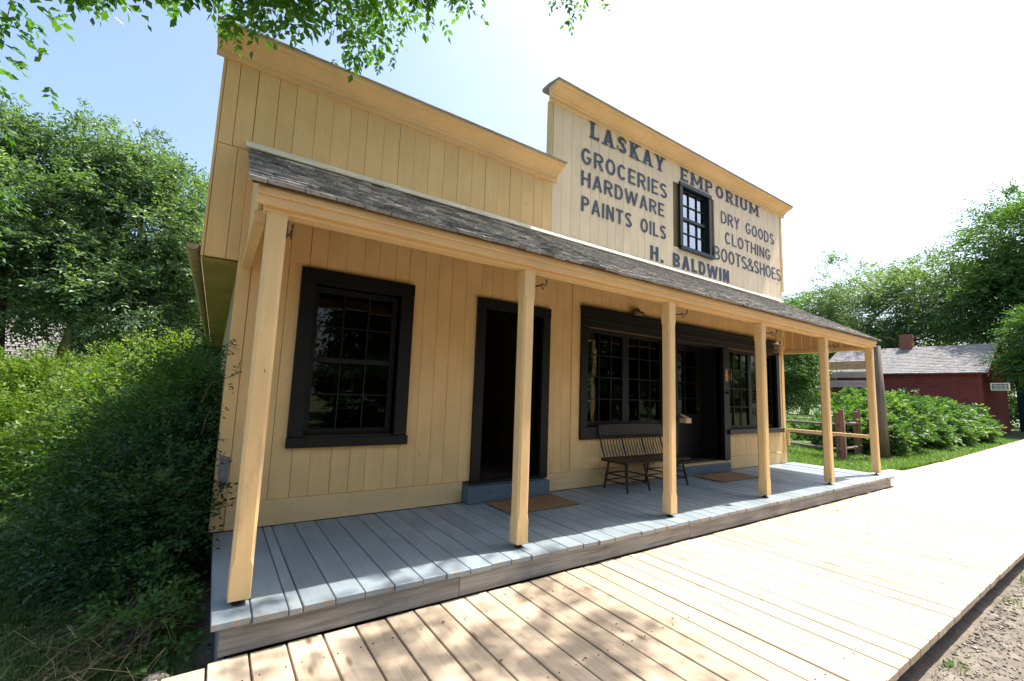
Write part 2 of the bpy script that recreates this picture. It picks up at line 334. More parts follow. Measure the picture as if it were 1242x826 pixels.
# upper false front siding: left wing, then the taller sign part
upl = [(-.270, -.165), (-.165, -.025)]+[(x, x2) for x, x2 in zip([-.025, .139, .284, .456, .605, .77, .93, 1.10, 1.27, 1.43, 1.60, 1.78, 1.95, 2.13, 2.31, 2.48, 2.66, 2.83, 3.02, 3.16], [.139, .284, .456, .605, .77, .93, 1.10, 1.27, 1.43, 1.60, 1.78, 1.95, 2.13, 2.31, 2.48, 2.66, 2.83, 3.02, 3.16, 3.31])]
for a, b in upl:
    P(board('siding_board', M['siding'], a+.0004+.0022*rnd.random()**2, b-.0004-.0022*rnd.random()**2, -.001-rnd.random()*.004, .02, 3.175, 4.0, root))
for a, b in subdiv([3.31, 6.05, 6.85, 9.42], .175, rnd):
    for s0, s1 in cut_pieces(a, b, 3.175, 5.10, [(6.0, 6.9, 3.62, 4.73)]):
        P(board('siding_board', M['sign_cream'], a+.0004+.0016*rnd.random()**2, b-.0004-.0016*rnd.random()**2, -.001-rnd.random()*.003, .02, s0, s1, root))
for a, b in [(-.270, -.12), (-.12, XL+.0)]:
    P(board('siding_board', M['siding'], a+.0015, b-.0015, -.002, .02, 2.195, 3.170, root))
P(board('edge_trim', M['siding'], 9.422, 9.50, -.012, .10, 3.44, 5.10, root))
P(board('edge_block', M['trimx'], 9.375, 9.425, -.010, .09, 3.44, 3.50, root))
P(board('edge_trim', M['siding'], 3.285, 3.308, .002, .11, 3.9, 5.10, root))
P(board('edge_trim', M['siding'], -.292, -.272, -.006, .11, 2.195, 4.0, root))
P(board('corner_board', M['siding'], XL, XL+.098, -.014, .02, 0.001, 3.16, root))
P(board('corner_board', M['siding'], XR-.098, XR, -.014, .02, 0.001, 3.16, root))
# skirt boards
for a, b in [(XL+.10, 2.185), (3.275, 5.65), (7.28, XR-.1)]:
    P(board('skirt_board', M['trimx'], a, b, -.020, .02, .002, .208, root))
# backing behind the boards (dark joints), with holes
bk = MB()
def backing(x0, x1, z0, z1, ops, y0=.022, y1=.10):
    xs = sorted({x0, x1}|{min(max(o[i], x0), x1) for o in ops for i in (0, 1)})
    for a, b in zip(xs[:-1], xs[1:]):
        if b-a < 1e-4: continue
        mid = (a+b)/2
        for s0, s1 in cut_pieces(mid-.0001, mid+.0001, z0, z1, ops): bk.box(a, b, y0, y1, s0, s1)
backing(XL, XR, -.28, 3.17, OPEN[:2]+FULL)
backing(-.270, 3.30, 3.172, 4.0, []); backing(3.30, 9.46, 3.172, 5.12, [UPW])
bk.box(-.268, XL-.002, .022, .10, 2.2, 3.17)
P(bk.obj('wall_backing', M['joint'], root))
# side walls, back wall, interior
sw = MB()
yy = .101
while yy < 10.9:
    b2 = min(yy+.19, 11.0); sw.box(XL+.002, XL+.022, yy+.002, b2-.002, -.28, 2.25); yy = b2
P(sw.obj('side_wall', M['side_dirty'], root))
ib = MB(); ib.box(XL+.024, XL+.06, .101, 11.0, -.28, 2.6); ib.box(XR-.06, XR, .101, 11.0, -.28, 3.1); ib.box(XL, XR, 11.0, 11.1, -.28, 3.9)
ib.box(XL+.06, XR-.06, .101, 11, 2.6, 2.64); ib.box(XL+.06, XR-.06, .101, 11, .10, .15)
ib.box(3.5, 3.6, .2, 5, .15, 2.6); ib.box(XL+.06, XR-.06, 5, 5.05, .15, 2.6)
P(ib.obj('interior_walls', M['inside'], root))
# shop counter and shelves just visible through the glass
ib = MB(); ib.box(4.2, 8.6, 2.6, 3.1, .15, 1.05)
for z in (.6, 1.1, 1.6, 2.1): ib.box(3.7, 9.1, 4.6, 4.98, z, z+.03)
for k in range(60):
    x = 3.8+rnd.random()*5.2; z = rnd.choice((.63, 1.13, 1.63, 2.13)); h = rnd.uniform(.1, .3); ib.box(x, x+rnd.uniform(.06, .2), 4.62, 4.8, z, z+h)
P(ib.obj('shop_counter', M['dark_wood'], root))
# main roof behind the false front
rf = MB(); rf.add([(-.29, .11, 2.27), (4.66, .11, 4.45), (4.66, 11.2, 4.45), (-.29, 11.2, 2.27), (9.74, .11, 2.27), (9.74, 11.2, 2.27), (-.29, .11, 2.22), (-.29, 11.2, 2.22), (9.74, .11, 2.22), (9.74, 11.2, 2.22), (4.66, .11, 4.40), (4.66, 11.2, 4.40)],
   [(0, 1, 2, 3), (1, 4, 5, 2), (6, 7, 11, 10), (10, 11, 9, 8), (0, 3, 7, 6), (4, 8, 9, 5), (0, 6, 10, 1), (1, 10, 8, 4), (3, 2, 11, 7), (2, 5, 9, 11)])
P(rf.obj('main_roof', M['greyroof'], root))
P(board('soffit', M['soffit'], -.282, XL+.001, .102, 11.0, 2.197, 2.217, root, ch=0))
P(board('soffit', M['soffit'], 9.362, 9.72, .102, 11.0, 2.197, 2.217, root, ch=0))
gt = MB(); prof = [(-.348+.05*math.cos(a)-.0, 2.27+.055*math.sin(a)) for a in [math.pi+math.pi*k/8 for k in range(9)]]
vs = []; fs = []
for yy in (-.02, 11.1):
    for (x, z) in prof: vs.append((x, yy, z))
    for (x, z) in prof: vs.append((-.348+(x+.348)*.9, yy, 2.27+(z-2.27)*.9))
n = 9
for k in range(8): fs.append((k, k+1, 18+k+1, 18+k)); fs.append((9+k, 27+k, 27+k+1, 9+k+1)); fs.append((k, 9+k, 10+k, k+1))
fs += [(0, 18, 27, 9), (8, 17, 35, 26), (18, 26, 35, 27)]
fs.append(tuple(range(0, 9)))
gt.add(vs, fs); gu = P(gt.obj('gutter', M['gutter'], root))
b = MB()
for k in range(9): b.box(-.410, -.285, .4+k*1.25, .43+k*1.25, 2.272, 2.280)
b.obj('gutter_strap', M['iron'], gu)
# cornices: crown profile (y,z) from the wall out
def cornice(x0, x1, zb, proj=.20, ht=.135):
    pr = [(.0, zb-.055), (-.028, zb-.055), (-.028, zb), (-.045, zb+.008), (-.055, zb+.03), (-.085, zb+.055), (-.13, zb+.075), (-.165, zb+.085), (-.175, zb+.10), (-proj, zb+.105), (-proj, zb+ht), (.0, zb+ht)]
    b = MB(); c = extrude_x(pr, x0, x1, b)
    o = P(link('cornice', b.mesh('cornice', M['trimx']), root))
    # side return at both ends
    b = MB(); extrude_x([(-proj-.015, zb+ht), (-proj-.015, zb+ht+.012), (-.0, zb+ht+.05), (.14, zb+ht+.05), (.14, zb+ht)], x0-.012, x1+.012, b)
    P(b.obj('cornice_cap', M['cap'], root))
cornice(-.345, 3.375, 3.985); cornice(3.225, 9.585, 5.095)
# upper sash window, storefront windows
def sash_window(name, x0, x1, z0, z1, y, cols, rows, mat, gmat, fr=.045, mt=.012, meeting=None, gy=None, parent=None):
    wdw = bpy.data.objects.new(name, None); C.objects.link(wdw); wdw.parent = parent or root; wdw.location = Vector(((x0+x1)/2, y, (z0+z1)/2))+(store_off if parent is None else Vector((0, 0, 0)))
    cx, cz = (x0+x1)/2, (z0+z1)/2
    def bb(nm, a, b, c, d, y0=-.02, y1=.02, ma=mat, ch=.002): 
        return board(nm, ma, a-cx, b-cx, y0, y1, c-cz, d-cz, wdw, ch)
    bb('stile', x0, x0+fr, z0, z1); bb('stile', x1-fr, x1, z0, z1)
    bb('rail', x0+fr, x1-fr, z0, z0+fr*1.2); bb('rail', x0+fr, x1-fr, z1-fr, z1)
    ix0, ix1, iz0, iz1 = x0+fr, x1-fr, z0+fr*1.2, z1-fr
    zs = [iz0+(iz1-iz0)*k/rows for k in range(rows+1)]; xs = [ix0+(ix1-ix0)*k/cols for k in range(cols+1)]
    for k in range(1, cols): bb('muntin', xs[k]-mt/2, xs[k]+mt/2, iz0, iz1, -.013, .008)
    for k in range(1, rows):
        t = mt/2 if k != meeting else .024
        bb('muntin' if k != meeting else 'meeting_rail', ix0, ix1, zs[k]-t, zs[k]+t, -.012 if k != meeting else -.026, .007)
    for i in range(cols):
        for j in range(rows):
            q = MB(); a, b_, c, d = xs[i]-cx+.003, xs[i+1]-cx-.003, zs[j]-cz+.003, zs[j+1]-cz-.003
            q.box(a, b_, .010, .013, c, d)
            q.obj('pane', gmat, wdw, rot=(rnd.uniform(-.004, .004), 0, rnd.uniform(-.004, .004)))
    return wdw
def frame_parts(x0, x1, z0, z1, cw, mat, matx, y=-.035, depth=.16, top=True, sill=None, header=None, cname='casing'):
    # casing boards proud of the siding and a lined reveal going back
    P(board(cname, mat, x0-cw, x0, y, .0, z0 if sill else z0-cw, z1, root)); P(board(cname, mat, x1, x1+cw, y, .0, z0 if sill else z0-cw, z1, root))
    if top: P(board(cname, matx, x0-cw, x1+cw, y-.006, .0, z1, z1+(header or cw), root))
    for a, b in ((x0-.012, x0), (x1, x1+.012)): P(board('jamb', mat, a, b, .001, depth, z0, z1, root, 0))
    P(board('jamb', matx, x0, x1, .001, depth, z1, z1+.012, root, 0)); 
# window 1
frame_parts(.585, 1.40, .72, 2.10, .125, M['black'], M['blackx'], sill=True, header=.135)
P(board('sill', M['blackx'], .455, 1.535, -.055, .12, .63, .718, root))
sash_window('window', .588, 1.397, .722, 2.098, .10, 3, 4, M['black'], M['glass'], fr=.05, meeting=2)
# door 1
frame_parts(2.39, 3.21, .20, 2.11, .115, M['black'], M['blackx'], sill=True, header=.12)
P(board('casing_foot', M['black'], 2.275, 2.389, -.034, .0, .172, .199, root)); P(board('casing_foot', M['black'], 3.211, 3.325, -.034, .0, .172, .199, root))
P(board('door_step', M['blue'], 2.19, 3.275, -.15, .021, .003, .170, root, .006))
P(board('threshold', M['blackx'], 2.39, 3.21, -.02, .12, .171, .20, root))
dr = bpy.data.objects.new('door', None); C.objects.link(dr); dr.parent = root; dr.location = Vector((2.44, .14, .2))+store_off; dr.rotation_euler = (0, 0, R_(78))
for a, b, c, d in ((0, .10, 0, 1.9), (.68, .78, 0, 1.9), (.1, .68, 0, .2), (.1, .68, .85, 1.0), (.1, .68, 1.78, 1.9)): board('door_rail', M['black'], a, b, -.02, .02, c, d, dr)
for c, d in ((.2, .85), (1.0, 1.78)): board('door_panel', M['black'], .1, .68, -.008, .008, c, d, dr)
# storefront: header, posts, two windows and recessed glazed door
P(board('storefront_header', M['blackx'], 3.85, 9.14, -.045, .0, 2.085, 2.30, root)); P(board('storefront_cap', M['blackx'], 3.84, 9.15, -.062, .0, 2.301, 2.355, root))
P(board('storefront_moulding', M['blackx'], 3.86, 9.13, -.058, -.0455, 2.17, 2.192, root))
P(board('storefront_post', M['black'], 3.85, 3.97, -.035, .0, .60, 2.084, root))
P(board('storefront_post', M['black'], 5.62, 5.88, -.040, .12, .004, 2.084, root)); P(board('storefront_post', M['black'], 7.15, 7.32, -.040, .12, .16, 2.084, root))
P(board('storefront_post', M['black'], 9.02, 9.13, -.035, .0, .68, 2.084, root))
P(board('storefront_sill', M['blackx'], 3.85, 5.619, -.045, .12, .60, .755, root)); P(board('sill', M['greenblack'], 7.26, 9.17, -.075, .12, .590, .668, root))
P(board('jamb', M['black'], 9.02, 9.035, .001, .2, .67, 2.084, root, 0)); P(board('jamb', M['black'], 3.955, 3.97, .001, .2, .67, 2.084, root, 0)); P(board('jamb', M['blackx'], 3.97, 9.02, .121, .135, 2.05, 2.10, root, 0))
sash_window('window', 3.972, 4.780, .757, 2.083, .06, 3, 4, M['black'], M['glass'], fr=.06); sash_window('window', 4.783, 5.618, .757, 2.083, .06, 3, 4, M['black'], M['glass'], fr=.06)
sash_window('window', 7.322, 8.17, .670, 2.083, .07, 3, 4, M['black'], M['glass'], fr=.05); sash_window('window', 8.172, 9.018, .670, 2.083, .07, 3, 4, M['black'], M['glass'], fr=.05)
P(board('door_step', M['blue'], 5.881, 7.15, -.14, .30, .003, .145, root, .006)); P(board('door_step', M['blue'], 5.66, 5.879, -.14, -.041, .003, .145, root, .006))
P(board('threshold', M['trimx'], 5.90, 7.14, -.10, .12, .146, .160, root))
P(board('jamb', M['black'], 7.138, 7.15, .121, .42, .146, 2.10, root, 0)); P(board('jamb', M['black'], 5.88, 5.892, .121, .42, .146, 2.10, root, 0)); P(board('jamb', M['black'], 5.892, 7.138, .136, .42, 2.09, 2.10, root, 0))
d2 = bpy.data.objects.new('door', None); C.objects.link(d2); d2.parent = root; d2.location = Vector((0, 0, 0))+store_off
for a, b, c, d in ((5.90, 6.0, .165, 2.085), (6.98, 7.13, .165, 2.085), (6.0, 6.98, .165, .36), (6.0, 6.98, .76, .90), (6.0, 6.98, 2.0, 2.085)): board('door_rail', M['black'], a, b, .36, .40, c, d, d2)
board('door_panel', M['black'], 6.0, 6.98, .375, .39, .36, .76, d2)
for k in range(1, 3): board('muntin', M['black'], 6.0+.98*k/3-.009, 6.0+.98*k/3+.009, .365, .392, .90, 2.0, d2)
for k in range(1, 4): board('muntin', M['black'], 6.0, 6.98, .368, .389, .9+1.1*k/4-.011, .9+1.1*k/4+.011, d2)
for i in range(3):
    for j in range(4):
        board('pane', M['glass'], 6.0+.98*i/3+.014, 6.0+.98*(i+1)/3-.014, .378, .381, .9+1.1*j/4+.011, .9+1.1*(j+1)/4-.011, d2, 0)
b = MB(); b.tube([(6.93, .33, 1.0), (6.93, .30, 1.0)], [.028, .022], 10); b.obj('door_knob', M['iron'], d2, smooth=True)
# upper window
P(board('casing', M['greenblack'], 6.005, 6.085, -.022, .0, 3.66, 4.70, root)); P(board('casing', M['greenblack'], 6.835, 6.90, -.022, .0, 3.66, 4.70, root))
P(board('casing', M['greenblack'], 5.995, 6.91, -.034, .0, 4.70, 4.765, root)); P(board('sill', M['greenblack'], 5.985, 6.92, -.06, .12, 3.595, 3.655, root))
for a, b in ((6.07, 6.082), (6.838, 6.85)): P(board('jamb', M['greenblack'], a, b, .001, .2, 3.655, 4.70, root, 0))
P(board('jamb', M['greenblack'], 6.082, 6.838, .001, .2, 4.70, 4.712, root, 0))
sash_window('window', 6.084, 6.836, 3.657, 4.698, .055, 3, 4, M['greenblack'], M['glass_up'], fr=.03, mt=.012, meeting=2)
P(board('sky_reflection_sheet', M['sky_tint'], 6.12, 6.78, .19, .195, 3.66, 4.70, root, 0))  # added sheet behind the panes, coloured like the reflected sky
ib = MB(); ib.box(6.05, 6.85, .2, .22, 3.6, 4.75); P(ib.obj('attic_partition', M['inside'], root))

# ---- lettering: stroke-built glyphs painted on the boards
def arc(cx, cy, rx, ry, a0, a1, n=12): return [(cx+rx*math.cos(R_(a0+(a1-a0)*k/n)), cy+ry*math.sin(R_(a0+(a1-a0)*k/n))) for k in range(n+1)]
def glyph(c, t):
    h = t/2; w_ = {'I': t, 'M': .78, 'W': .92, '.': t*1.05, ' ': .42, '&': .60, 'O': .60, 'G': .58, 'C': .56, 'A': .60, 'T': .54, 'L': .46, 'E': .48, 'S': .52, 'D': .57, 'U': .58, 'P': .53, 'B': .55}.get(c, .56)
    l, r, tp, bt = h, w_-h, 1-h, h; S = []; ser = []; x = w_/2
    def s(*p, closed=False, k=1.0): S.append((list(p), closed, k))
    if c == 'L': s((l, 1), (l, 0)); s((l, bt), (w_, bt), k=.9); ser = [(l, 1), (l, 0), ('v', w_, .0, .24)]
    elif c == 'A': s((l*.9, 0), (x, 1.0)); s((x, 1.0), (w_-l*.9, 0)); s((l+.06, .30), (r-.06, .30), k=.75); ser = [(l*.9, 0), (w_-l*.9, 0)]
    elif c == 'S': s(*(arc(x, .74, x-h, .26-h, 25, 270)+arc(x, .26, x-h, .26-h, 90, -155)[1:])); ser = [('v', w_-h*.3, .66, .9), ('v', h*.3, .1, .34)]
    elif c == 'K': s((l, 1), (l, 0)); s((w_-h, 1), (l, .42), k=.85); s((l+.12, .55), (w_-h*.8, 0)); ser = [(l, 1), (l, 0), (w_-h, 1), (w_-h*.8, 0)]
    elif c == 'Y': s((h*.8, 1), (x, .46)); s((w_-h*.8, 1), (x, .46)); s((x, .5), (x, 0)); ser = [(h*.8, 1), (w_-h*.8, 1), (x, 0)]
    elif c == 'E': s((l, 1), (l, 0)); s((l, tp), (w_, tp), k=.9); s((l, .5), (w_*.86, .5), k=.8); s((l, bt), (w_, bt), k=.9); ser = [(l, 1), (l, 0), ('v', w_, .0, .24), ('v', w_, .76, 1.)]
    elif c == 'M': s((l, 0), (l, 1)); s((r, 0), (r, 1)); s((l, 1), (x, .22), k=.85); s((x, .22), (r, 1), k=.85); ser = [(l, 0), (r, 0), (l, 1), (r, 1)]
    elif c == 'P' or c == 'R':
        s((l, 1), (l, 0)); s((l, tp), *arc(w_-.25, .74-h*.3, .25-h, .26-h*.7, 90, -90, 8), (l, .48), k=.9); ser = [(l, 1), (l, 0)]
        if c == 'R': s((w_*.5, .48), (w_-h*.7, 0)); ser.append((w_-h*.7, 0))
    elif c == 'O': s(*arc(x, .5, x-h, .5-h, 0, 345, 22), closed=True)
    elif c == 'I': s((x, 0), (x, 1)); ser = [(x, 0), (x, 1)]
    elif c == 'U': s((l, 1), *arc(x, .30, x-h, .30-h, 180, 360, 10), (r, 1)); ser = [(l, 1), (r, 1)]
    elif c == 'G': s(*arc(x, .5, x-h, .5-h, 40, 330, 18), (r, .44)); s((x, .44), (w_, .44), k=.8)
    elif c == 'C': s(*arc(x, .5, x-h, .5-h, 42, 318, 18))
    elif c == 'H': s((l, 0), (l, 1)); s((r, 0), (r, 1)); s((l, .52), (r, .52), k=.9)
    elif c == 'D': s((l, 0), (l, 1)); s((l, tp), *arc(w_-.30, .5, .30-h, .5-h, 90, -90, 12), (l, bt), k=.95)
    elif c == 'W': s((h*.7, 1), (w_*.27, 0)); s((w_*.27, 0), (x, .95), k=.9); s((x, .95), (w_*.73, 0)); s((w_*.73, 0), (w_-h*.7, 1), k=.9)
    elif c == 'N': s((l, 0), (l, 1)); s((r, 0), (r, 1)); s((l, 1), (r, 0))
    elif c == 'T': s((0, tp), (w_, tp), k=.95); s((x, 1), (x, 0))
    elif c == 'B': s((l, 1), (l, 0)); s((l, tp), *arc(w_-.27, .75-h*.3, .25-h, .25-h*.7, 90, -90, 8), (l, .50), k=.9); s((l, .51), *arc(w_-.27, .255+h*.2, .27-h, .255-h*.8, 90, -90, 8), (l, bt), k=.9)
    elif c == '.': s((x, 0), (x, t*1.05))
    elif c == '&': s((w_, 0), (w_*.30, .72), *arc(w_*.42, .80, .15, .15, 200, -20, 8), (w_*.56, .66), (w_*.2, .40), *arc(w_*.38, .22, .26, .17, 150, 340, 8), (w_*.97, .45), k=.8)
    return w_, S, ser
def ribbon(b, pts, wd, closed, y, fn):
    n = len(pts); V = []
    for i in range(n):
        p = Vector(pts[i]).to_2d(); a = Vector(pts[(i-1) % n]).to_2d() if (closed or i > 0) else None; q = Vector(pts[(i+1) % n]).to_2d() if (closed or i < n-1) else None
        d1 = (p-a).normalized() if a is not None and (p-a).length > 1e-6 else None; d2_ = (q-p).normalized() if q is not None and (q-p).length > 1e-6 else None
        d = ((d1 or d2_)+(d2_ or d1)); d = d.normalized() if d.length > 1e-4 else (d1 or d2_)
        nn = Vector((-d.y, d.x)); sc = 1/max(.55, nn.dot(Vector((-(d1 or d2_).y, (d1 or d2_).x))))
        V += [p+nn*wd/2*sc, p-nn*wd/2*sc]
    vs = [fn(v.x, v.y, y) for v in V]; fs = [(2*i, 2*i+1, 2*i+3, 2*i+2) for i in range(n-1)]
    if closed: fs.append((2*n-2, 2*n-1, 1, 0))
    b.add(vs, fs)
def write(text, x0, x1, z0, z1, t, mat, parent, name='lettering', slab=False, y0=-.0085, gap=.13, axis='x', off=True, label=None, slope=0.):
    H = z1-z0; tot = 0; pos = []
    for c in text:
        w_, S, ser = glyph(c, t); pos.append((tot, w_, S, ser)); tot += w_+(gap*(1.9 if slab else 1))
    tot -= gap*(1.9 if slab else 1); sx = (x1-x0)/tot; b = MB(); k = 0
    for off_, w_, S, ser in pos:
        fn = (lambda X, Z, y: (x0+(off_+X)*sx, y, z0+Z*H)) if axis == 'x' else (lambda X, Z, y: (y, x0+(off_+X)*sx, z0+Z*H))
        for pts, cl, kk in S:
            ribbon(b, pts, t*kk, cl, y0-.00025*(k % 5), fn); k += 1
        if slab:
            for s_ in ser:
                yy = y0-.00025*(k % 5)-.0013; k += 1
                if s_[0] == 'v': x_, a, c_ = s_[1:]; ribbon(b, [(x_-.04, a), (x_-.04, c_)], .08, False, yy, fn)
                else: x_, z_ = s_; z_ = .045 if z_ < .5 else .955; ribbon(b, [(x_-t*.95, z_), (x_+t*.95, z_)], .09, False, yy, fn)
    o = b.obj(name, mat, parent)
    if label: o['label'] = label
    return P(o) if off else o
def write2(text, x0, x1, *a, gap=.13, t=.18, **k):
    ws = [glyph(c, t)[0]+gap for c in text]; tot = sum(ws)-gap; i = text.index(' '); f0 = (sum(ws[:i])-gap)/tot; f1 = sum(ws[:i+1])/tot
    write(text[:i], x0, x0+(x1-x0)*f0, *a, t, L, root, gap=gap, **k); write(text[i+1:], x0+(x1-x0)*f1, x1, *a, t, L, root, gap=gap, **k)
L = M['letter']
write('LASKAY', 3.98, 5.60, 4.785, 5.035, .185, L, root, slab=True, label='large slab letters LASKAY on the false front')
write('EMPORIUM', 6.05, 8.56, 4.81, 5.035, .165, L, root, slab=True, gap=.115, label='large slab letters EMPORIUM above the upper window')
write('GROCERIES', 3.81, 5.68, 4.36, 4.60, .145, L, root); write('HARDWARE', 3.815, 5.61, 4.035, 4.255, .15, L, root); write2('PAINTS OILS', 3.825, 5.65, 3.67, 3.89, t=.155)
write2('H. BALDWIN', 5.265, 7.45, 3.275, 3.505, t=.205); write2('DRY GOODS', 7.225, 9.15, 4.36, 4.585, t=.125); write('CLOTHING', 7.345, 8.98, 4.00, 4.225, .125, L, root)
write('BOOTS&SHOES', 6.985, 9.385, 3.635, 3.885, .13, L, root, gap=.10)

# ---- porch
XP = [.118, 1.955, 3.803, 5.671, 7.536, 9.40]; PW = .0525
def porch_post(x):
    t = bpy.data.objects.new('porch_post', None); C.objects.link(t); t.parent = root; t.location = Vector((x, -1.405, 0))+store_off
    b = MB(); z = [.032, .20, .235, 1.93, 1.965, 2.168]; c = [.004, .004, .016, .016, .004, .004]
    vs = []
    for zi, ci in zip(z, c):
        ci += rnd.uniform(0, .002)
        for X, Y in ((-PW+ci, -PW), (PW-ci, -PW), (PW, -PW+ci), (PW, PW-ci), (PW-ci, PW), (-PW+ci, PW), (-PW, PW-ci), (-PW, -PW+ci)): vs.append((X, Y, zi))
    fs = [tuple(range(7, -1, -1)), tuple(range(40, 48))]
    for r in range(5):
        for k in range(8): fs.append((r*8+k, r*8+(k+1) % 8, r*8+8+(k+1) % 8, r*8+8+k))
    b.add(vs, fs); b.obj('shaft', M['post'], t)
    b = MB(); b.tube([(0, 0, .001), (0, 0, .033)], [.016, .012], 8); b.tube([(0, 0, .0005), (0, 0, .006)], [.035, .033], 10); b.obj('foot', M['iron'], t, smooth=True)
    if x < 9:
        b = MB(); b.box(PW, PW+.007, -.040, -.018, 2.035, 2.14); X = PW+.011
        b.tube([(X, -.029, 2.055), (X+.003, -.07, 2.045), (X+.006, -.135, 2.048), (X+.006, -.155, 2.030), (X+.006, -.170, 2.040), (X+.006, -.176, 2.078)], [.006, .006, .0055, .005, .005, .007], 6)
        b.tube([(X+.006, -.11, 2.062), (X+.006, -.115, 2.02), (X+.006, -.130, 2.005), (X+.006, -.142, 2.028)], .0045, 6)
        b.obj('hook', M['iron'], t)
    return t
for x in XP: porch_post(x)
P(board('porch_beam', M['trimx'], .045, 9.43, -1.462, -1.35, 2.17, 2.28, root, .004)); P(board('fascia', M['trimx'], .0, 9.445, -1.498, -1.464, 2.195, 2.284, root, .004))
P(board('fascia', M['trimx'], .0, 9.445, -1.515, -1.499, 2.245, 2.286, root, .003))
for X in (.02, 9.375):
    P(board('end_plate', M['trimy'], X-.02, X+.045, -1.348, -.0155, 2.13, 2.20, root))
    y = -.02
    while y > -1.34:
        y2 = max(y-.165, -1.345); z2 = 3.12+y2*.571
        if z2 > 2.24:
            P(board('gable_board', M['siding'], X-.003, X+.017, y2+.002, y-.002, 2.201, z2, root))
        y = y2
P(board('end_rail', M['trimy'], 9.37, 9.43, -1.352, -.015, .60, .655, root, .004)); P(board('rail_cleat', M['post'], 9.385, 9.42, -.05, -.0145, .33, .599, root))
# deck
x = -.003; k = 0; edges = [.174, .342, .410, .578, .742, .918, 1.098, 1.262, 1.432, 1.600]
while x < 9.52:
    x2 = edges[k] if k < len(edges) else x+.173+rnd.uniform(-.006, .006)
    x2 = min(x2, 9.56); k += 1
    o = P(board('deck_board', M['deck'], x+.003, x2-.003, -1.60+rnd.uniform(-.008, .01), .0-.021, -.038, -.0005-rnd.random()*.003, root, .004, tilt=rnd.uniform(-.0008, .0008))); x = x2
for a, b in ((.04, 1.37), (1.374, 3.9), (3.904, 6.2), (6.204, 9.50)): P(board('riser_board', M['riser'], a, b, -1.565, -1.53, -.178, -.040, root, .003))
P(board('riser_board', M['riser'], .04, .072, -1.529, -.02, -.30, -.040, root, .003)); P(board('riser_board', M['riser'], 9.465, 9.499, -1.529, -.02, -.30, -.040, root, .003))
# roof sheathing and shingles
sl = math.atan2(3.185-2.335, 1.56); SL = math.hypot(.85, 1.60)
b = MB(); extrude_x([(-1.525, 2.287), (-1.525, 2.300), (-.001, 3.170), (-.001, 3.150)], -.03, 9.50, b); P(b.obj('roof_sheathing', M['sheath'], root))
SHW = [.09, .11, .13, .15, .17, .20]; shm = []
for wv in SHW:
    b = MB(); Lh = .30; ws = wv-.005
    vs = [(0, 0, 0), (ws, 0, 0), (ws, Lh, 0), (0, Lh, 0), (0, 0, .024), (ws*.5, -.003, .0255), (ws, .002, .0235), (ws, Lh, .003), (ws*.5, Lh, .004), (0, Lh, .003)]
    b.add(vs, [(0, 3, 2, 1), (0, 1, 6, 5, 4), (1, 2, 7, 6), (3, 0, 4, 9), (4, 5, 8, 9), (5, 6, 7, 8), (2, 3, 9, 8, 7)]); shm.append(b.mesh('shingle', M['shingle']))
ny = 14; expo = (1.53/math.cos(math.atan(.571)))/ny
ang = math.atan(.571)
allsh = []
for r in range(ny):
    x = -.045
    while x < 9.50:
        i = rnd.randrange(6) if x > 0 else r % 6; d = r*expo+rnd.uniform(-.006, .006); hh = .001+rnd.random()*.008
        allsh.append((x, i, d, hh, rnd.uniform(-.012, .012), rnd.uniform(-.012, .02))); x += SHW[i]
allsh.sort(key=lambda s: s[0])
rest = MB()
for n_, (x, i, d, hh, rz, rx) in enumerate(allsh):
    loc = Vector((x, -1.555+d*math.cos(ang), 2.296+d*math.sin(ang)+hh-.013))
    a2 = ang-R_(2.6)+rx
    if d+.30 > 1.76: a2 = ang-R_(3.2)
    if n_ < 299:
        P(link('shingle', shm[i], root, loc, (a2, 0, rz)))
    else:
        mt = Matrix.Translation(loc) @ Matrix.Rotation(rz, 4, 'Z') @ Matrix.Rotation(a2, 4, 'X'); rest.add([mt @ v.co for v in shm[i].vertices], [tuple(p.vertices) for p in shm[i].polygons])
so_ = P(rest.obj('shingles', M['shingle'], root)); so_['kind'] = 'stuff'
b = MB(); extrude_x([(-.105, 3.166), (-.097, 3.182), (-.003, 3.256), (-.003, 3.232), (-.101, 3.154)], -.07, 9.28, b); P(b.obj('flashing_board', M['white'], root))
# small fixtures on the front
b = MB(); b.tube([(4.89, -.03, 2.40), (4.89, -.09, 2.42)], [.05, .045], 10); b.tube([(4.80, -.09, 2.375), (4.98, -.09, 2.375)], [.035, .035], 10); P(b.obj('lamp_fixture', M['rust'], root))
b = MB(); b.add([(7.235+.045*math.cos(a)*(1-.15*math.sin(a)), -.046, 1.60+.115*math.sin(a)) for a in [2*math.pi*k/20 for k in range(20)]]+[(7.235+.045*math.cos(a)*(1-.15*math.sin(a)), -.041, 1.60+.115*math.sin(a)) for a in [2*math.pi*k/20 for k in range(20)]],
   [tuple(range(20))]+[(k, (k+1) % 20, 20+(k+1) % 20, 20+k) for k in range(20)]); P(b.obj('door_plaque', M['orange'], root))
b = MB(); b.tube([(7.23, -.041, 1.30), (7.23, -.09, 1.30)], [.02, .018], 8); P(b.obj('door_pull', M['iron'], root))
b = MB(); b.add([(-.005, -.0165, .60), (.07, -.0165, .57), (.06, -.0165, .37), (.02, -.0165, .30), (-.01, -.0165, .45)], [(0, 4, 3, 2, 1)]); b2 = [(v[0], -.0145, v[2]) for v in b.v]; b.add(b2, [(0, 1, 2, 3, 4)])
for k in range(5): b.f.append((k, (k+1) % 5, 5+(k+1) % 5, 5+k))
P(b.obj('metal_patch', M['metal'], root))
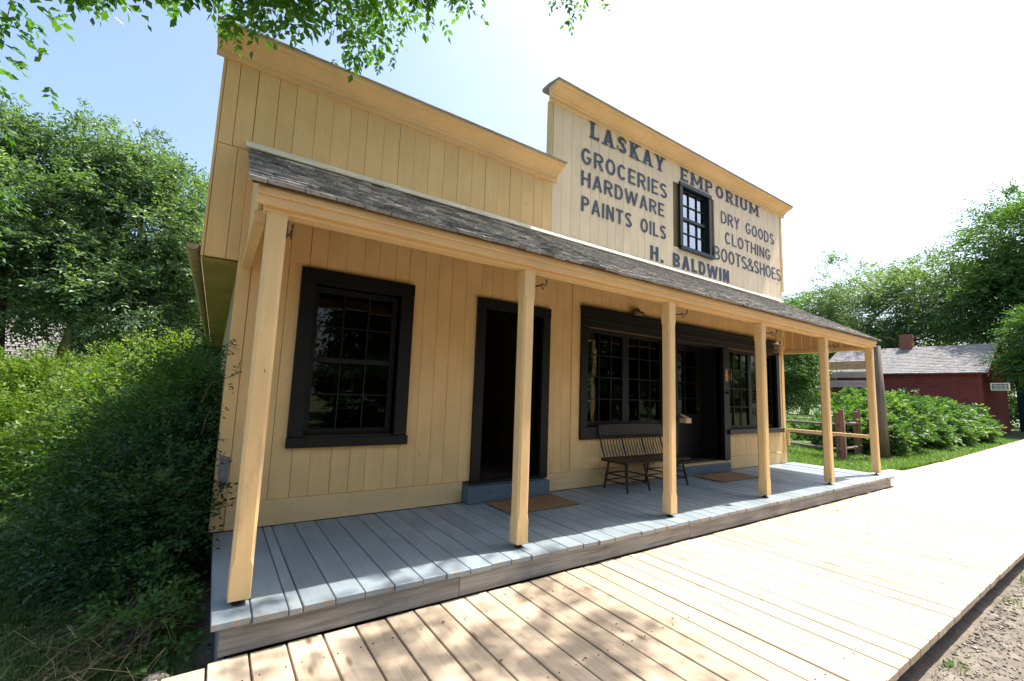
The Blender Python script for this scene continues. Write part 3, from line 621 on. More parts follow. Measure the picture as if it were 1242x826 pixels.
# mail box on the door post behind the porch post
b = MB(); b.box(5.90, 6.03, -.16, -.0415, .80, .87); b.add([(5.90, -.16, .87), (6.03, -.16, .87), (5.98, -.0415, .93), (5.90, -.0415, .93)], [(0, 1, 2, 3)]); P(b.obj('letter_shelf', M['trimx'], root))

# ------------------------------------------------------------ boardwalk
walk = empty('boardwalk', (0, 0, -.30), kind='structure')
def PW_(o): o.location = Vector(o.location)+Vector((0, 0, .30)); return o
x = -.003; xs = []
while x < 15: xs.append((x, x+.1765+rnd.uniform(-.003, .003))); x = xs[-1][1]
x = -.003
while x > -3.6: xs.append((x-.176, x)); x -= .176
for a, b in xs:
    y1 = -1.569 if a < 9.53 else (-.80 if a < 12 else -1.05+(a-12)*.03)
    if a < -.01: y1 = -1.60
    far = -3.39+rnd.uniform(-.003, .003)
    PW_(board('plank', M['plank'], a+.0055, b-.0055, far, y1+rnd.uniform(-.01, .0), -.228, -.183-rnd.random()*.004, walk, .003, tilt=rnd.uniform(-.0015, .0015)))
b = MB(); x = xs[0][0]; x = max(q[1] for q in xs)
while x < 60:
    b.box(x+.004, x+.172, -3.385+rnd.uniform(-.01, .01), -1.0+(x-15)*.04, -.228, -.183-rnd.random()*.003); x += .1765
o = PW_(b.obj('planks', M['plank'], walk)); o['kind'] = 'stuff'
b = MB()
for y in (-3.20, -2.5, -1.8): b.box(-3.6, 60, y-.02, y+.02, -.35, -.229)
PW_(b.obj('joists', M['plank_edge'], walk))

nb = MB(); lv = random.Random(4)
for a, b_ in xs:
    for y in (-3.2, -2.5, -1.8):
        for e in (.035, .14):
            X, Y = a+e+lv.uniform(-.008, .008), y+lv.uniform(-.01, .01); nb.tube([(X, Y, -.186), (X, Y, -.1825)], .0042, 6)
o = PW_(nb.obj('nails', M['iron'], walk)); o['kind'] = 'stuff'
# ------------------------------------------------------------ bench
bench = empty('deacon_bench', (0, 0, 0), label='dark brown wooden spindle-back bench standing on the porch under the left shop window', cat='bench')
def bench_build():
    sz = .375; x0, x1, yb, yf = 4.13, 5.44, -.13, -.53
    b = MB(); n = 14
    prof = [(yb, sz-.035), (yf+.02, sz-.035), (yf-.01, sz-.022), (yf-.012, sz-.008), (yf+.01, sz+.002), (yf+.12, sz-.004), (yb-.10, sz-.010), (yb, sz+.004)]
    extrude_x(prof, x0, x1, b); b.obj('seat', M['dark_wood'], bench)
    def leg(tx, ty, bx, by):
        b = MB(); p0, p1 = Vector((tx, ty, sz-.034)), Vector((bx, by, .001)); pts = [p0.lerp(p1, t) for t in (0, .15, .3, .5, .7, .85, 1)]; b.tube(pts, [.013, .016, .013, .019, .016, .013, .010], 8)
        b.obj('leg', M['dark_wood'], bench, smooth=True); return p0, p1
    def st(a, b_, r=.0085):
        q = MB(); mid = (a+b_)/2; q.tube([a, mid, b_], [r*.8, r*1.2, r*.8], 6); q.obj('stretcher', M['dark_wood'], bench, smooth=True)
    for xa, xb in ((4.20, 4.56), (4.99, 5.35)):
        fl = leg(xa+.02, yf+.05, xa-.03, yf-.01); fr_ = leg(xb-.02, yf+.05, xb+.02, yf-.01); bl = leg(xa+.02, yb-.05, xa-.04, yb-.03); br = leg(xb-.02, yb-.05, xb+.02, yb-.03)
        for t in (.45, .70):
            for p, q in ((fl, fr_), (fl, bl), (fr_, br), (bl, br)): st(p[0].lerp(p[1], t), q[0].lerp(q[1], t))
    zt = .785
    lean = lambda z: yb+.02+(z-sz)*.16
    b = MB(); vs = []
    for xx in np.linspace(x0+.02, x1+.0, 13):
        e = .012*math.sin(math.pi*(xx-x0)/(x1-x0))
        for z in (.655, zt+e): vs += [(xx, lean(z)-.011, z), (xx, lean(z)+.011, z)]
    fs = []
    for k in range(12):
        a = k*4; fs += [(a, a+4, a+6, a+2), (a+1, a+3, a+7, a+5), (a+2, a+6, a+7, a+3), (a, a+1, a+5, a+4)]
    fs += [(0, 2, 3, 1), (48, 49, 51, 50)]
    b.add(vs, fs); b.obj('top_rail', M['dark_wood'], bench)
    ns = 21
    for k in range(ns+1):
        xx = x0+.05+(x1-x0-.10)*k/ns; big = k % 7 == 0
        b = MB(); b.tube([(xx, yb-.02, sz-.005), (xx-.005, (yb+lean(.665))/2, .52), (xx-.012, lean(.665), .668)], [.011 if big else .006, .014 if big else .0065, .010 if big else .005], 6); b.obj('spindle' if not big else 'back_post', M['dark_wood'], bench)
bench_build()

# ------------------------------------------------------------ mats, lantern
def mat_(lab, x0, x1, y0, y1, rz):
    t = empty('door_mat', ((x0+x1)/2, (y0+y1)/2, .001), rz, label=lab, cat='mat', group='coir door mats on the porch')
    hx, hy = (x1-x0)/2, (y1-y0)/2; b = MB(); nx, ny_ = 40, 24; r = random.Random(3)
    for i in range(nx+1):
        for j in range(ny_+1):
            e = 0 if 0 < i < nx and 0 < j < ny_ else -.006
            b.v.append((-hx+2*hx*i/nx+r.uniform(-.002, .002), -hy+2*hy*j/ny_+r.uniform(-.002, .002), .014+r.uniform(-.002, .002)+e))
    for i in range(nx):
        for j in range(ny_): a = i*(ny_+1)+j; b.f.append((a, a+ny_+1, a+ny_+2, a+1))
    b.obj('pile', M['coir'], t); b = MB(); b.box(-hx+.004, hx-.004, -hy+.004, hy-.004, .001, .007); b.obj('backing', M['inside'], t)
    return t
mat_('rectangular brown coir mat in front of the narrow open doorway, nearer the camera', 2.385, 3.30, -.66, -.17, R_(1))
mat_('brown coir mat in front of the glazed shop door, right of the bench', 6.05, 7.08, -.65, -.17, R_(-1))
ln = empty('lantern', (5.741, -1.565, 1.79), label='small rusty lantern hanging from the iron hook by the right shop window', cat='lantern')
b = MB(); b.tube([(0, 0, .0), (0, 0, .012)], [.034, .036], 10); b.tube([(0, 0, .012), (0, 0, .10)], [.028, .028], 10); b.obj('body', M['rust'], ln, smooth=False)
b = MB(); b.tube([(0, 0, .10), (0, 0, .135), (0, 0, .15)], [.042, .018, .016], 10); b.obj('cap', M['rust'], ln)
b = MB(); b.tube([(0, 0, .15), (.0, 0, .20), (-.012, 0, .225)], .003, 5); b.obj('wire', M['iron'], ln)

# ------------------------------------------------------------ red building, chimney, dark green cabin, far roof
def clap_wall(b, ax, p0, p1, q, z0, z1, out, step=.18, gable=None):
    """horizontal lapped boards; wall runs p0..p1 on one axis at q on the other"""
    z = z0
    while z < z1-1e-3:
        ze = min(z+step, z1); a, c = p0, p1
        if gable:
            zt = (z+ze)/2
            if zt > gable[0]:
                f = (zt-gable[0])/(gable[1]-gable[0]); mid = (p0+p1)/2; a = p0+(mid-p0)*f; c = p1-(p1-mid)*f
        lo_, hi_ = q+out*.055, q+out*.008
        if ax == 'y': vs = [(lo_, a, z), (lo_, c, z), (hi_, c, ze), (hi_, a, ze), (q, a, z), (q, c, z)]
        else: vs = [(a, lo_, z), (c, lo_, z), (c, hi_, ze), (a, hi_, ze), (a, q, z), (c, q, z)]
        b.add(vs, [(0, 1, 2, 3), (0, 4, 5, 1)]); z = ze
def cabin(name, lab, loc, rz, L_, D, ze, zr, wmat, rmat, chim=None, trim=None, over=.35, cat='building'):
    """long side faces local -x, runs along +y; ridge along y"""
    t = empty(name, loc, rz, label=lab, cat=cat)
    b = MB(); clap_wall(b, 'y', 0, L_, 0, 0, ze, -1); b.box(.001, .1, 0.02, L_-.02, 0, ze-.02); b.obj('front_wall', wmat, t)
    b = MB(); clap_wall(b, 'x', 0, D, 0, 0, zr, -1, gable=(ze, zr)); b.add([(0, .001, 0), (D, .001, 0), (D, .001, ze), (D/2, .001, zr), (0, .001, ze)], [(0, 1, 2, 3, 4)]); b.obj('gable_wall', wmat, t)
    b = MB(); b.add([(0, L_, 0), (D, L_, 0), (D, L_, ze), (D/2, L_, zr), (0, L_, ze), (D, 0, 0), (D, 0, ze)], [(4, 3, 2, 1, 0), (1, 2, 6, 5)]); b.obj('rear_wall', wmat, t)
    pitch = (zr-ze)/(D/2); r = random.Random(5)
    for side in (-1, 1):
        b = MB(); courses = 18; x_e = -over if side < 0 else D+over; z_e = ze-over*pitch+.05
        for k in range(courses):
            f0, f1 = k/courses, (k+1)/courses; xa, xb = x_e+(D/2-x_e)*f0, x_e+(D/2-x_e)*f1; za, zb = z_e+(zr+.05-z_e)*f0, z_e+(zr+.05-z_e)*f1
            y = -over
            while y < L_+over:
                y2 = min(y+r.uniform(.12, .28), L_+over); h = .02+r.uniform(-.006, .014); b.add([(xa, y, za+h), (xa, y2, za+h), (xb, y2, zb+.004), (xb, y, zb+.004), (xa, y, za-.02), (xa, y2, za-.02)], [(0, 1, 2, 3), (0, 4, 5, 1)]); y = y2
        b.add([(x_e, -over, z_e-.06), (x_e, L_+over, z_e-.06), (D/2, L_+over, zr-.01), (D/2, -over, zr-.01)], [(0, 1, 2, 3)]); b.obj('roof_slope', rmat, t)
    if trim:
        b = MB(); b.box(-.05, .10, -.05, .0, 0, ze-.03); b.box(-.05, -.0, .001, .10, 0, ze-.03); b.obj('corner_board', trim, t)
        b = MB()
        b.add([(-over, -over-.03, ze-over*pitch-.16), (D/2, -over-.03, zr-.16), (D/2, -over-.03, zr+.03), (-over, -over-.03, ze-over*pitch+.03), (-over, -over+.01, ze-over*pitch-.16), (D/2, -over+.01, zr-.16)], [(0, 1, 2, 3), (0, 4, 5, 1)])
        b.add([(D+over, -over-.03, ze-over*pitch-.16), (D/2, -over-.03, zr-.16), (D/2, -over-.03, zr+.03), (D+over, -over-.03, ze-over*pitch+.03)], [(3, 2, 1, 0)]); b.obj('barge_board', trim, t)
    return t
red = cabin('red_barn', 'low red clapboard building with mottled grey shake roof and brick chimney beyond the hedge', (35.4, 1.5, -.30), R_(.5), 7.6, 7.4, 3.60, 5.42, M['redclap'], M['greyroof'], trim=M['redclapy'])
ch = MB(); ch.box(-.28, .28, -.28, .28, 4.6, 6.25); chb = link('chimney', ch.mesh('chimney', M['mortar']), red, (3.62, 3.9, 0))
bm_ = MB(); bm_.box(-.115, .115, -.052, .052, -.033, .033, 0); bme = bm_.mesh('brick', M['brick'])
for r_ in range(21):
    z = 4.9+r_*.082-.25
    if z < 5.0: continue
    e = .02 if r_ >= 18 else 0
    for s in range(4):
        for k in range(2):
            u = (-.125+.25*k)+(.06 if r_ % 2 else -.06); 
            o = bpy.data.objects.new('brick', bme); C.objects.link(o); o.parent = chb
            c_, s_ = math.cos(s*math.pi/2), math.sin(s*math.pi/2); d_ = .262+e
            o.location = (c_*u-s_*(-d_), s_*u+c_*(-d_), z); o.rotation_euler = (0, 0, s*math.pi/2); o.scale = (1.02, 1, 1.0)
cabin('green_cabin', 'dark green clapboard building at the right edge behind trees', (45.5, -2.9, -.30), R_(-2), 4.4, 5, 3.4, 4.4, M['darkgreen'], M['greyroof'])
cabin('grey_roofed_shed', 'shed whose grey roof shows among the trees at far left', (-4.3, 13.2, -.30), R_(96), 4, 4, 2.0, 3.2, M['side_dirty'], M['greyroof'], cat='shed')
cabin('cottage', 'small grey-roofed cottage seen only as a reflection in the shop windows', (2.5, -23, -.3), R_(90), 6, 5, 2.4, 4.0, M['side_dirty'], M['greyroof'])

# ------------------------------------------------------------ sign post with finger boards, hanging board
sp = empty('signpost', (15.1, .14, -.29), label='weathered wooden pole with pale arrow boards right of the last porch post', cat='signpost')
b = MB(); b.tube([(0, 0, 0), (0, .01, 1.5), (-.02, .02, 3.10)], [.145, .125, .105], 10); b.obj('pole', M['pole'], sp, smooth=True)
def finger(z, y0, y1, mt, tip, hgt, name='finger_board'):
    b = MB(); pts = [(y0, z), (y1, z), (y1+tip, z+hgt/2), (y1, z+hgt), (y0, z+hgt)] if tip else [(y0, z), (y1, z), (y1, z+hgt), (y0, z+hgt)]
    n = len(pts); vs = [(-.17, y, zz) for y, zz in pts]+[(-.145, y, zz) for y, zz in pts]
    b.add(vs, [tuple(range(n-1, -1, -1)), tuple(range(n, 2*n))]+[(i, (i+1) % n, (i+1) % n+n, i+n) for i in range(n)]); o = b.obj(name, mt, sp)
    b = MB(); r = random.Random(int(z*100)); y = y0+.1
    while y < y1-.1:
        wl_ = r.uniform(.02, .05); b.box(-.1715, -.1705, y, y+wl_, z+hgt*.38, z+hgt*.6); y += wl_+.02+(.06 if r.random() < .2 else 0)
    b.obj('worn_lettering', M['ink'], o)
finger(2.46, .04, 1.12, M['board_o'], 0, .22); finger(2.22, .04, 1.05, M['board_w'], 0, .17); finger(1.95, .04, 1.08, M['board_w'], .12, .19)
hs = empty('hanging_sign', (29.6, -.06, .06), R_(-12), label='small framed white sign board on a bracket post in front of the red building corner', cat='sign')
b = MB(); b.tube([(0, -.95, 0), (0, -.95, 2.9)], .04, 8); b.box(-.02, .02, -.95, .2, 2.72, 2.76); b.obj('bracket_post', M['iron'], hs)
b = MB(); b.box(-.02, .02, -.30, .32, 1.98, 2.32); b.obj('frame', M['white'], hs)
b = MB(); b.box(-.024, -.021, -.26, .28, 2.02, 2.28); b.obj('sign_face', noisy('grey_green_sign_face', [(.07, .10, .11), (.10, .13, .14), (.15, .18, .19)], 5), hs)
b = MB()
for k, (y, w_) in enumerate(((-.22, .1), (-.09, .12), (.06, .16))): 
    for q in range(3): b.box(-.0256, -.0245, y, y+w_, 2.06+q*.07, 2.085+q*.07)
b.obj('worn_lettering', M['white'], hs)

# ------------------------------------------------------------ split rail fence
def rail(b, a, c, r=.042):
    a, c = Vector(a), Vector(c); q = random.Random(int(a.x*100+c.y*10)); pts = [a.lerp(c, t)+Vector((q.uniform(-.02, .02), q.uniform(-.02, .02), q.uniform(-.02, .02))) for t in (0, .3, .6, 1)]; b.tube(pts, [r*q.uniform(.8, 1.1) for _ in range(4)], 6)
fence = empty('split_rail_fence', (13.6, .57, -.29), label='weathered split rail fence with paired reddish posts behind the porch end', cat='fence')
nodes = [(3.4, 6.6), (2.1, 4.2), (.9, 2.0), (0, 0), (1.9, .25), (4.0, .5)]
for i, (x, y) in enumerate(nodes):
    for s in (-1, 1):
        if i == 3: dx, dy = (.11*s, .09*s)
        else: dx, dy = .11*s, 0
        b = MB(); b.box(-.055, .055, -.055, .055, -.05, 1.28+rnd.uniform(-.06, .06), .01); b.obj('fence_post', M['fencered'], fence, (x+dx, y+dy, 0), (rnd.uniform(-.02, .02), rnd.uniform(-.02, .02), rnd.uniform(0, 1)))
for (x0, y0), (x1, y1) in zip(nodes[:-1], nodes[1:]):
    for z in (.28, .58, .92):
        b = MB(); rail(b, (x0-.05, y0, z+rnd.uniform(-.02, .02)), (x1+.05, y1, z+rnd.uniform(-.03, .03))); b.obj('rail', M['fence'], fence)

# ------------------------------------------------------------ foliage
def sprigs(O, D, Lh, nl, lsz, asp, rng, droop=.25, tint0=None, flat=.6):
    """pinnate sprigs: origins O, directions D (unit), length Lh; nl leaflets each. Returns V,F,tint"""
    n = len(O); U = np.array([0, 0, 1.]) + rng.normal(0, .35, (n, 3)); S = np.cross(D, U); S /= np.linalg.norm(S, axis=1)[:, None]+1e-9; Nn = np.cross(S, D)
    k = np.arange(nl); t = .18+.82*(k//2*2+1)/nl; t[-1] = 1.0; side = np.where(k % 2 == 0, 1., -1.); side[-1] = 0
    o = O[:, None]+D[:, None]*(t[None, :, None]*Lh[:, None, None])-np.array([0, 0, 1.])*(t**2)[None, :, None]*(Lh*droop)[:, None, None]
    a = rng.uniform(.75, 1.15, (n, nl)); ca, sa = np.cos(a)[..., None], np.sin(a)[..., None]
    ld = D[:, None]*np.where(side[None, :, None] == 0, 1, ca)+S[:, None]*sa*side[None, :, None]+rng.normal(0, .22, (n, nl, 3)); ld[..., 2] -= droop
    ld /= np.linalg.norm(ld, axis=2)[..., None]
    nn = Nn[:, None]*flat+rng.normal(0, .45, (n, nl, 3)); w_ = np.cross(ld, nn); w_ /= np.linalg.norm(w_, axis=2)[..., None]+1e-9; nn = np.cross(w_, ld)
    sz = lsz*rng.uniform(.65, 1.2, (n, nl))[..., None]; p0 = o; p2 = o+ld*sz; mid = o+ld*sz*.45
    p1 = mid+w_*sz*asp*.5+nn*sz*.10; p3 = mid-w_*sz*asp*.5+nn*sz*.10
    V = np.stack([p0, p1, p2, p3], 2).reshape(-1, 3); q = np.arange(n*nl)*4
    F = np.stack([np.stack([q, q+1, q+2], 1), np.stack([q, q+2, q+3], 1)], 1).reshape(-1, 3)
    tt = (rng.beta(2, 2.6, (n, 1)) if tint0 is None else tint0[:, None])*.7+rng.random((n, nl))*.3
    return V, F, np.repeat(tt.reshape(-1), 4)
def unit(v): return v/(np.linalg.norm(v, axis=-1, keepdims=True)+1e-9)
def crown(lobes, clumps, per, sig, rng, shell=.55):
    """clump centres biased to lobe surfaces, sprig origins around them; returns origins, outward dirs, tint"""
    O = []; D = []; T = []
    wts = np.array([l[3]*l[4]*l[5] for l in lobes])**.67; wts = wts/wts.sum()
    for l, wq in zip(lobes, wts):
        m_ = max(2, int(clumps*wq)); d = unit(rng.normal(0, 1, (m_, 3))); r = (shell+(1-shell)*rng.random((m_, 1)))*(1+.18*rng.normal(0, 1, (m_, 1)))
        c = np.array(l[:3])+d*r*np.array(l[3:6]); ct = rng.beta(2, 2, m_)
        o = c[:, None]+rng.normal(0, 1, (m_, per, 3))*sig*np.array([1, 1, .7]); dd = unit(o-np.array(l[:3])+rng.normal(0, .5, (m_, per, 3))*np.array(l[3:6])*.6)
        O.append(o.reshape(-1, 3)); D.append(dd.reshape(-1, 3)); T.append(np.repeat(ct, per))
    return np.concatenate(O), np.concatenate(D), np.concatenate(T)
def foliage_obj(name, parent, mat, O, D, T, L0, nl, lsz, asp, rng, droop=.25, loc=(0, 0, 0)):
    V, F, tt = sprigs(O, D, L0*rng.uniform(.6, 1.2, len(O)), nl, lsz, asp, rng, droop, np.clip(T*.8+rng.random(len(O))*.25, 0, 1))
    me = np_mesh(name, V, F, mat, tt); return link(name, me, parent, loc)
def limb_pts(a, b, rng, n=6, sag=.12):
    a, b = Vector(a), Vector(b); d = (b-a).length; r = [a]
    for k in range(1, n): t = k/n; r.append(a.lerp(b, t)+Vector((rng.normal(0, .035)*d, rng.normal(0, .035)*d, sag*d*math.sin(math.pi*t)*.6)))
    return r+[b]
def tree(name, lab, loc, ht, tr, lobes, clumps, per, sig, leaf, mat, seed, cat='tree', group=None, nl=7, L0=.3, asp=.45, droop=.25, fork=.45, cond=None):
    rng = np.random.default_rng(seed); t = empty(name, loc, label=lab, cat=cat, group=group)
    top = Vector((rng.normal(0, .1), rng.normal(0, .1), ht*fork)); b = MB(); b.tube([(0, 0, -.15), (0, 0, .2), tuple(top*.5+Vector((.05, 0, 0))), tuple(top)], [tr*1.4, tr*1.05, tr*.85, tr*.65], 10); b.obj('trunk', M['bark'], t, smooth=True)
    for l in lobes:
        c = Vector(l[:3]); b = MB(); pts = limb_pts(top*rng.uniform(.6, 1), c, rng); b.tube(pts, [tr*.5*(1-.8*i/(len(pts)-1)) for i in range(len(pts))], 6)
        for q in range(6):
            e = c+Vector(unit(rng.normal(0, 1, 3))*np.array(l[3:6])*.85); s = pts[rng.integers(2, len(pts))]; p2 = limb_pts(s, e, rng, 4); b.tube(p2, [tr*.22*(1-.85*i/(len(p2)-1)) for i in range(len(p2))], 5)
        b.obj('limb', M['bark'], t, smooth=True)
    O, D, T = crown(lobes, clumps, per, sig, rng)
    if cond is not None: k = cond(O+np.array(loc)); O, D, T = O[k], D[k], T[k]
    foliage_obj('crown', t, mat, O, D, T, L0, nl, leaf, asp, rng, droop)
    return t
def shrub(name, lab, loc, lobes, clumps, per, sig, leaf, mat, seed, group=None, nl=9, L0=.22, asp=.42, droop=.2, stems=10, cond=None, cat='shrub'):
    rng = np.random.default_rng(seed); t = empty(name, loc, label=lab, cat=cat, group=group); b = MB()
    for k in range(stems):
        l = lobes[k % len(lobes)]; e = Vector(l[:3])+Vector(unit(rng.normal(0, 1, 3))*np.array(l[3:6])*.8); e.z = max(e.z, .2); pts = limb_pts((l[0]*.5+rng.normal(0, .08), l[1]*.5+rng.normal(0, .08), -.1), e, rng, 5, .05); b.tube(pts, [.018, .015, .012, .009, .006, .003], 5)
    b.obj('stems', M['bark'], t)
    O, D, T = crown(lobes, clumps, per, sig, rng, shell=.5); k = O[:, 2] > .02
    if cond is not None: k &= cond(O+np.array(loc))
    O, D, T = O[k], D[k], T[k]; D[:, 2] += .25; D = unit(D)
    foliage_obj('foliage', t, mat, O, D, T, L0, nl, leaf, asp, rng, droop)
    return t
#GEN
clear_deck = lambda Q: ~((Q[:, 0] > -.10) & (Q[:, 1] > -1.9))
# --- left: shrubs against the store, in its shade
g1 = 'shrubs crowding the left side of the store'
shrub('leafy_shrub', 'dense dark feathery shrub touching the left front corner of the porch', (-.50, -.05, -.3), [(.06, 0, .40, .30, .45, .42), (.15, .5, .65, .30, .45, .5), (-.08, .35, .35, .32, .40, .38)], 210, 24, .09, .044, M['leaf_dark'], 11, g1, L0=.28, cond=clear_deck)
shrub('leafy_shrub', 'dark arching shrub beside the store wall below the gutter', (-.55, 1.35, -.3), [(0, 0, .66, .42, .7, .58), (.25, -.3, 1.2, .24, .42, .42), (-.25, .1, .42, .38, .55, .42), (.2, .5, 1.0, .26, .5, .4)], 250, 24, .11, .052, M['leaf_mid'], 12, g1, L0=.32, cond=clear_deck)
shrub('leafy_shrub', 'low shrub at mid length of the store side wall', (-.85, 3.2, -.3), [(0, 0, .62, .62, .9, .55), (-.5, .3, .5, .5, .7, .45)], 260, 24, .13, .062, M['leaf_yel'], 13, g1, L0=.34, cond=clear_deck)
g2 = 'sunlit shrubs on the left lawn'
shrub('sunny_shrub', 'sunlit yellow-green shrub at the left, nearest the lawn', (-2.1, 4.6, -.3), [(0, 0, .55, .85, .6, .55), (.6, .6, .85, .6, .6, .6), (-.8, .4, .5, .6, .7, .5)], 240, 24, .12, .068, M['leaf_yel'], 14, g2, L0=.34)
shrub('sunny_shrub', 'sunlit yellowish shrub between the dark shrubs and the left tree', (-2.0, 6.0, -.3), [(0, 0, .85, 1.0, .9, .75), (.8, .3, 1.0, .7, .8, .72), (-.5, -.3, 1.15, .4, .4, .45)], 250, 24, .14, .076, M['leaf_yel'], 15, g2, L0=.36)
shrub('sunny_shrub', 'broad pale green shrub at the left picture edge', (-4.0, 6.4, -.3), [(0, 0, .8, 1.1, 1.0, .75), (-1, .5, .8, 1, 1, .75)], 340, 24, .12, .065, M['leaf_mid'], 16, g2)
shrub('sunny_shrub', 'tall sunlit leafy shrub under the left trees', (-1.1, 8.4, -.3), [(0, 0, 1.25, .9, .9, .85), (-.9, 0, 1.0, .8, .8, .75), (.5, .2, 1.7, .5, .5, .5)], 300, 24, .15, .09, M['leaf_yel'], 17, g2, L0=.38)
# --- left trees
tg = 'trees left of the store'
tree('broadleaf_tree', 'large grey-green tree left of the store behind the shrubs', (-2.0, 10.4, -.3), 8.2, .2, [(0, 0, 5.4, 1.7, 1.5, 1.6), (-1.2, .3, 4.3, 1.4, 1.3, 1.3), (1.1, .2, 4.4, 1.1, 1.2, 1.3), (.2, -.6, 3.4, 1.7, 1.1, .9), (-.3, 0, 7.2, .8, .8, 1.0), (.8, .2, 6.4, .7, .8, .9), (-1.1, .1, 6.3, .8, .8, .8)], 430, 24, .17, .11, M['leaf_grey'], 21, group=tg, nl=7, L0=.40)
tree('broadleaf_tree', 'tall tree with thin top twigs at the far left', (-4.3, 10.6, -.3), 8.4, .2, [(0, 0, 5.4, 1.7, 1.6, 1.6), (-1.3, 0, 4.6, 1.4, 1.4, 1.3), (1.0, -.4, 4.4, 1.2, 1.2, 1.0), (.9, 0, 7.3, .45, .45, .9), (.2, 0, 3.3, 1.6, 1.2, .7), (-.5, 0, 6.8, .9, .8, .8)], 430, 24, .17, .11, M['leaf_grey'], 22, group=tg, nl=7, L0=.40)
tree('broadleaf_tree', 'dark green tree at the left picture edge, nearer than the others', (-4.1, 3.0, -.3), 4.6, .10, [(1.0, -.1, 3.6, .60, .6, .8), (.8, .1, 2.9, .6, .6, .6), (.1, 0, 3.6, .8, .8, .9)], 220, 22, .10, .062, M['leaf_mid'], 23, group=tg, nl=9, L0=.26)
tree('broadleaf_tree', 'tree filling the gap behind the store gutter', (-.2, 15, -.3), 7.5, .2, [(0, 0, 4.8, 1.8, 1.6, 1.7), (-1.4, 0, 3.4, 1.6, 1.4, 1.4), (1.2, 0, 3.4, 1.4, 1.4, 1.4)], 360, 24, .20, .12, M['leaf_mid'], 24, group=tg, nl=7, L0=.5)
tree('broadleaf_tree', 'far tree showing between the left trees', (-8, 24, -.3), 9, .3, [(0, 0, 6, 3.4, 3, 2.8), (4, 0, 5, 3.2, 2.6, 2.6), (-4, 0, 5, 3, 2.4, 2.4), (3, 0, 2.8, 3, 2.4, 1.6)], 520, 22, .32, .17, M['leaf_dark'], 25, group=tg, nl=7, L0=.7)
# --- right background trees
rg = 'big trees beyond the red building'
tree('broadleaf_tree', 'broad spreading dark tree above the red roof', (47, 9.5, -.3), 14, .5, [(0, 0, 10.0, 4.5, 5.5, 3.6), (-1, 6.5, 8.5, 3.6, 4.5, 3.2), (0, -4.5, 9.8, 3.8, 4, 3.2), (-2, 2, 6.6, 3, 6, 2.2), (1, 10, 6.8, 3, 3.6, 2.8)], 620, 24, .46, .24, M['leaf_haze'], 31, group=rg, L0=1.0, fork=.35)
tree('broadleaf_tree', 'tall bright green tree at the right picture edge', (46, -.6, -.3), 17, .5, [(0, 0, 12.5, 3.8, 3.6, 4.2), (-1.2, 1.6, 8.8, 3, 3.0, 2.8), (.5, -3.4, 11.5, 3.6, 3.6, 4), (-2, -1.5, 6.6, 2.6, 2.6, 2.0)], 800, 24, .40, .23, M['leaf_bush'], 32, group=rg, L0=.95, fork=.4)
tree('broadleaf_tree', 'overhanging green tree in front of the dark green building', (37.2, -1.6, -.3), 7, .2, [(0, .5, 5.7, 1.7, 1.4, 1.3), (-.9, 1.3, 3.9, .8, .8, .7), (.8, .3, 4.0, 1.2, 1.1, 1.1)], 330, 24, .26, .15, M['leaf_mid'], 36, group=rg, L0=.6)
tree('broadleaf_tree', 'dark tree behind the porch end, left of the red building', (33, 14, -.3), 10, .35, [(0, 0, 6.2, 3.6, 3.4, 3.0), (-2, -3, 4.4, 2.8, 2.8, 2.4), (0, 4, 5.2, 3.4, 3.6, 3.0), (-1, -1, 2.8, 3, 3.6, 1.9)], 900, 24, .38, .2, M['leaf_mid'], 33, group=rg, L0=.8)
tree('small_tree', 'small bright green tree seen between the porch wall and the fifth post', (17.5, 7.2, -.3), 4.2, .07, [(0, 0, 2.6, 1.1, 1.2, .9), (-.3, -.8, 1.9, .8, .8, .6), (.3, .9, 3.2, .8, .8, .7)], 150, 22, .14, .12, M['leaf_yel'], 34, L0=.32)
tree('broadleaf_tree', 'dark mass of trees seen under the porch roof', (24, 17, -.3), 9, .3, [(0, 0, 5, 3.5, 3.4, 3), (-2, 3, 4, 3, 3, 2.8), (1, -3.6, 3.4, 2.6, 2.6, 2.6)], 700, 24, .34, .18, M['leaf_dark'], 35, group=rg, L0=.7)
# --- far wood closing the view at the right and left
rng = np.random.default_rng(70)
lob = [(58+rng.uniform(-3, 6), -30+6*k+rng.uniform(-1, 1), 3.5+rng.uniform(-.5, 1.5), 4, 4.5, 4.5) for k in range(17)]+[(-30+7*k, 55+rng.uniform(-3, 3), 3.5, 5, 4, 4.5) for k in range(13)]
O, D, T = crown(lob, 1500, 18, .55, rng); o = foliage_obj('far_wood', None, M['leaf_mid'], O, D, T, 1.2, 7, .38, .5, rng); tag(o, 'far belt of dense woodland closing the view behind the buildings', 'woodland', kind='stuff')
# --- vine-covered hedge along the walk, right
hg = 'leafy bushes along the boardwalk'
for k, (x, y, rx, ry, h, lb) in enumerate([(16.9, 1.35, 1.0, 1.0, 1.35, 'broad leafy bush directly right of the signpost'), (18.8, 1.45, 1.3, 1.1, 1.75, 'tallest rounded leafy bush in front of the red wall'), (21.6, 1.5, 1.4, 1.15, 1.65, 'leafy bush with arching shoots in front of the red wall'),
      (24.8, 1.45, 1.6, 1.2, 1.6, 'leafy bush below the eave of the red building'), (28.0, 1.35, 1.5, 1.1, 1.35, 'last leafy bush below the hanging sign')]):
    shrub('broadleaf_bush', lb, (x, y, -.3), [(0, 0, h*.52, rx, ry, h*.5), (-rx*.5, -.25, h*.40, rx*.7, ry*.8, h*.40), (rx*.5, .1, h*.55, rx*.6, ry*.7, h*.45)], 300, 24, .14, .115+.012*k, M['leaf_bush'], 40+k, hg, nl=5, L0=.26, asp=.7, droop=.3)
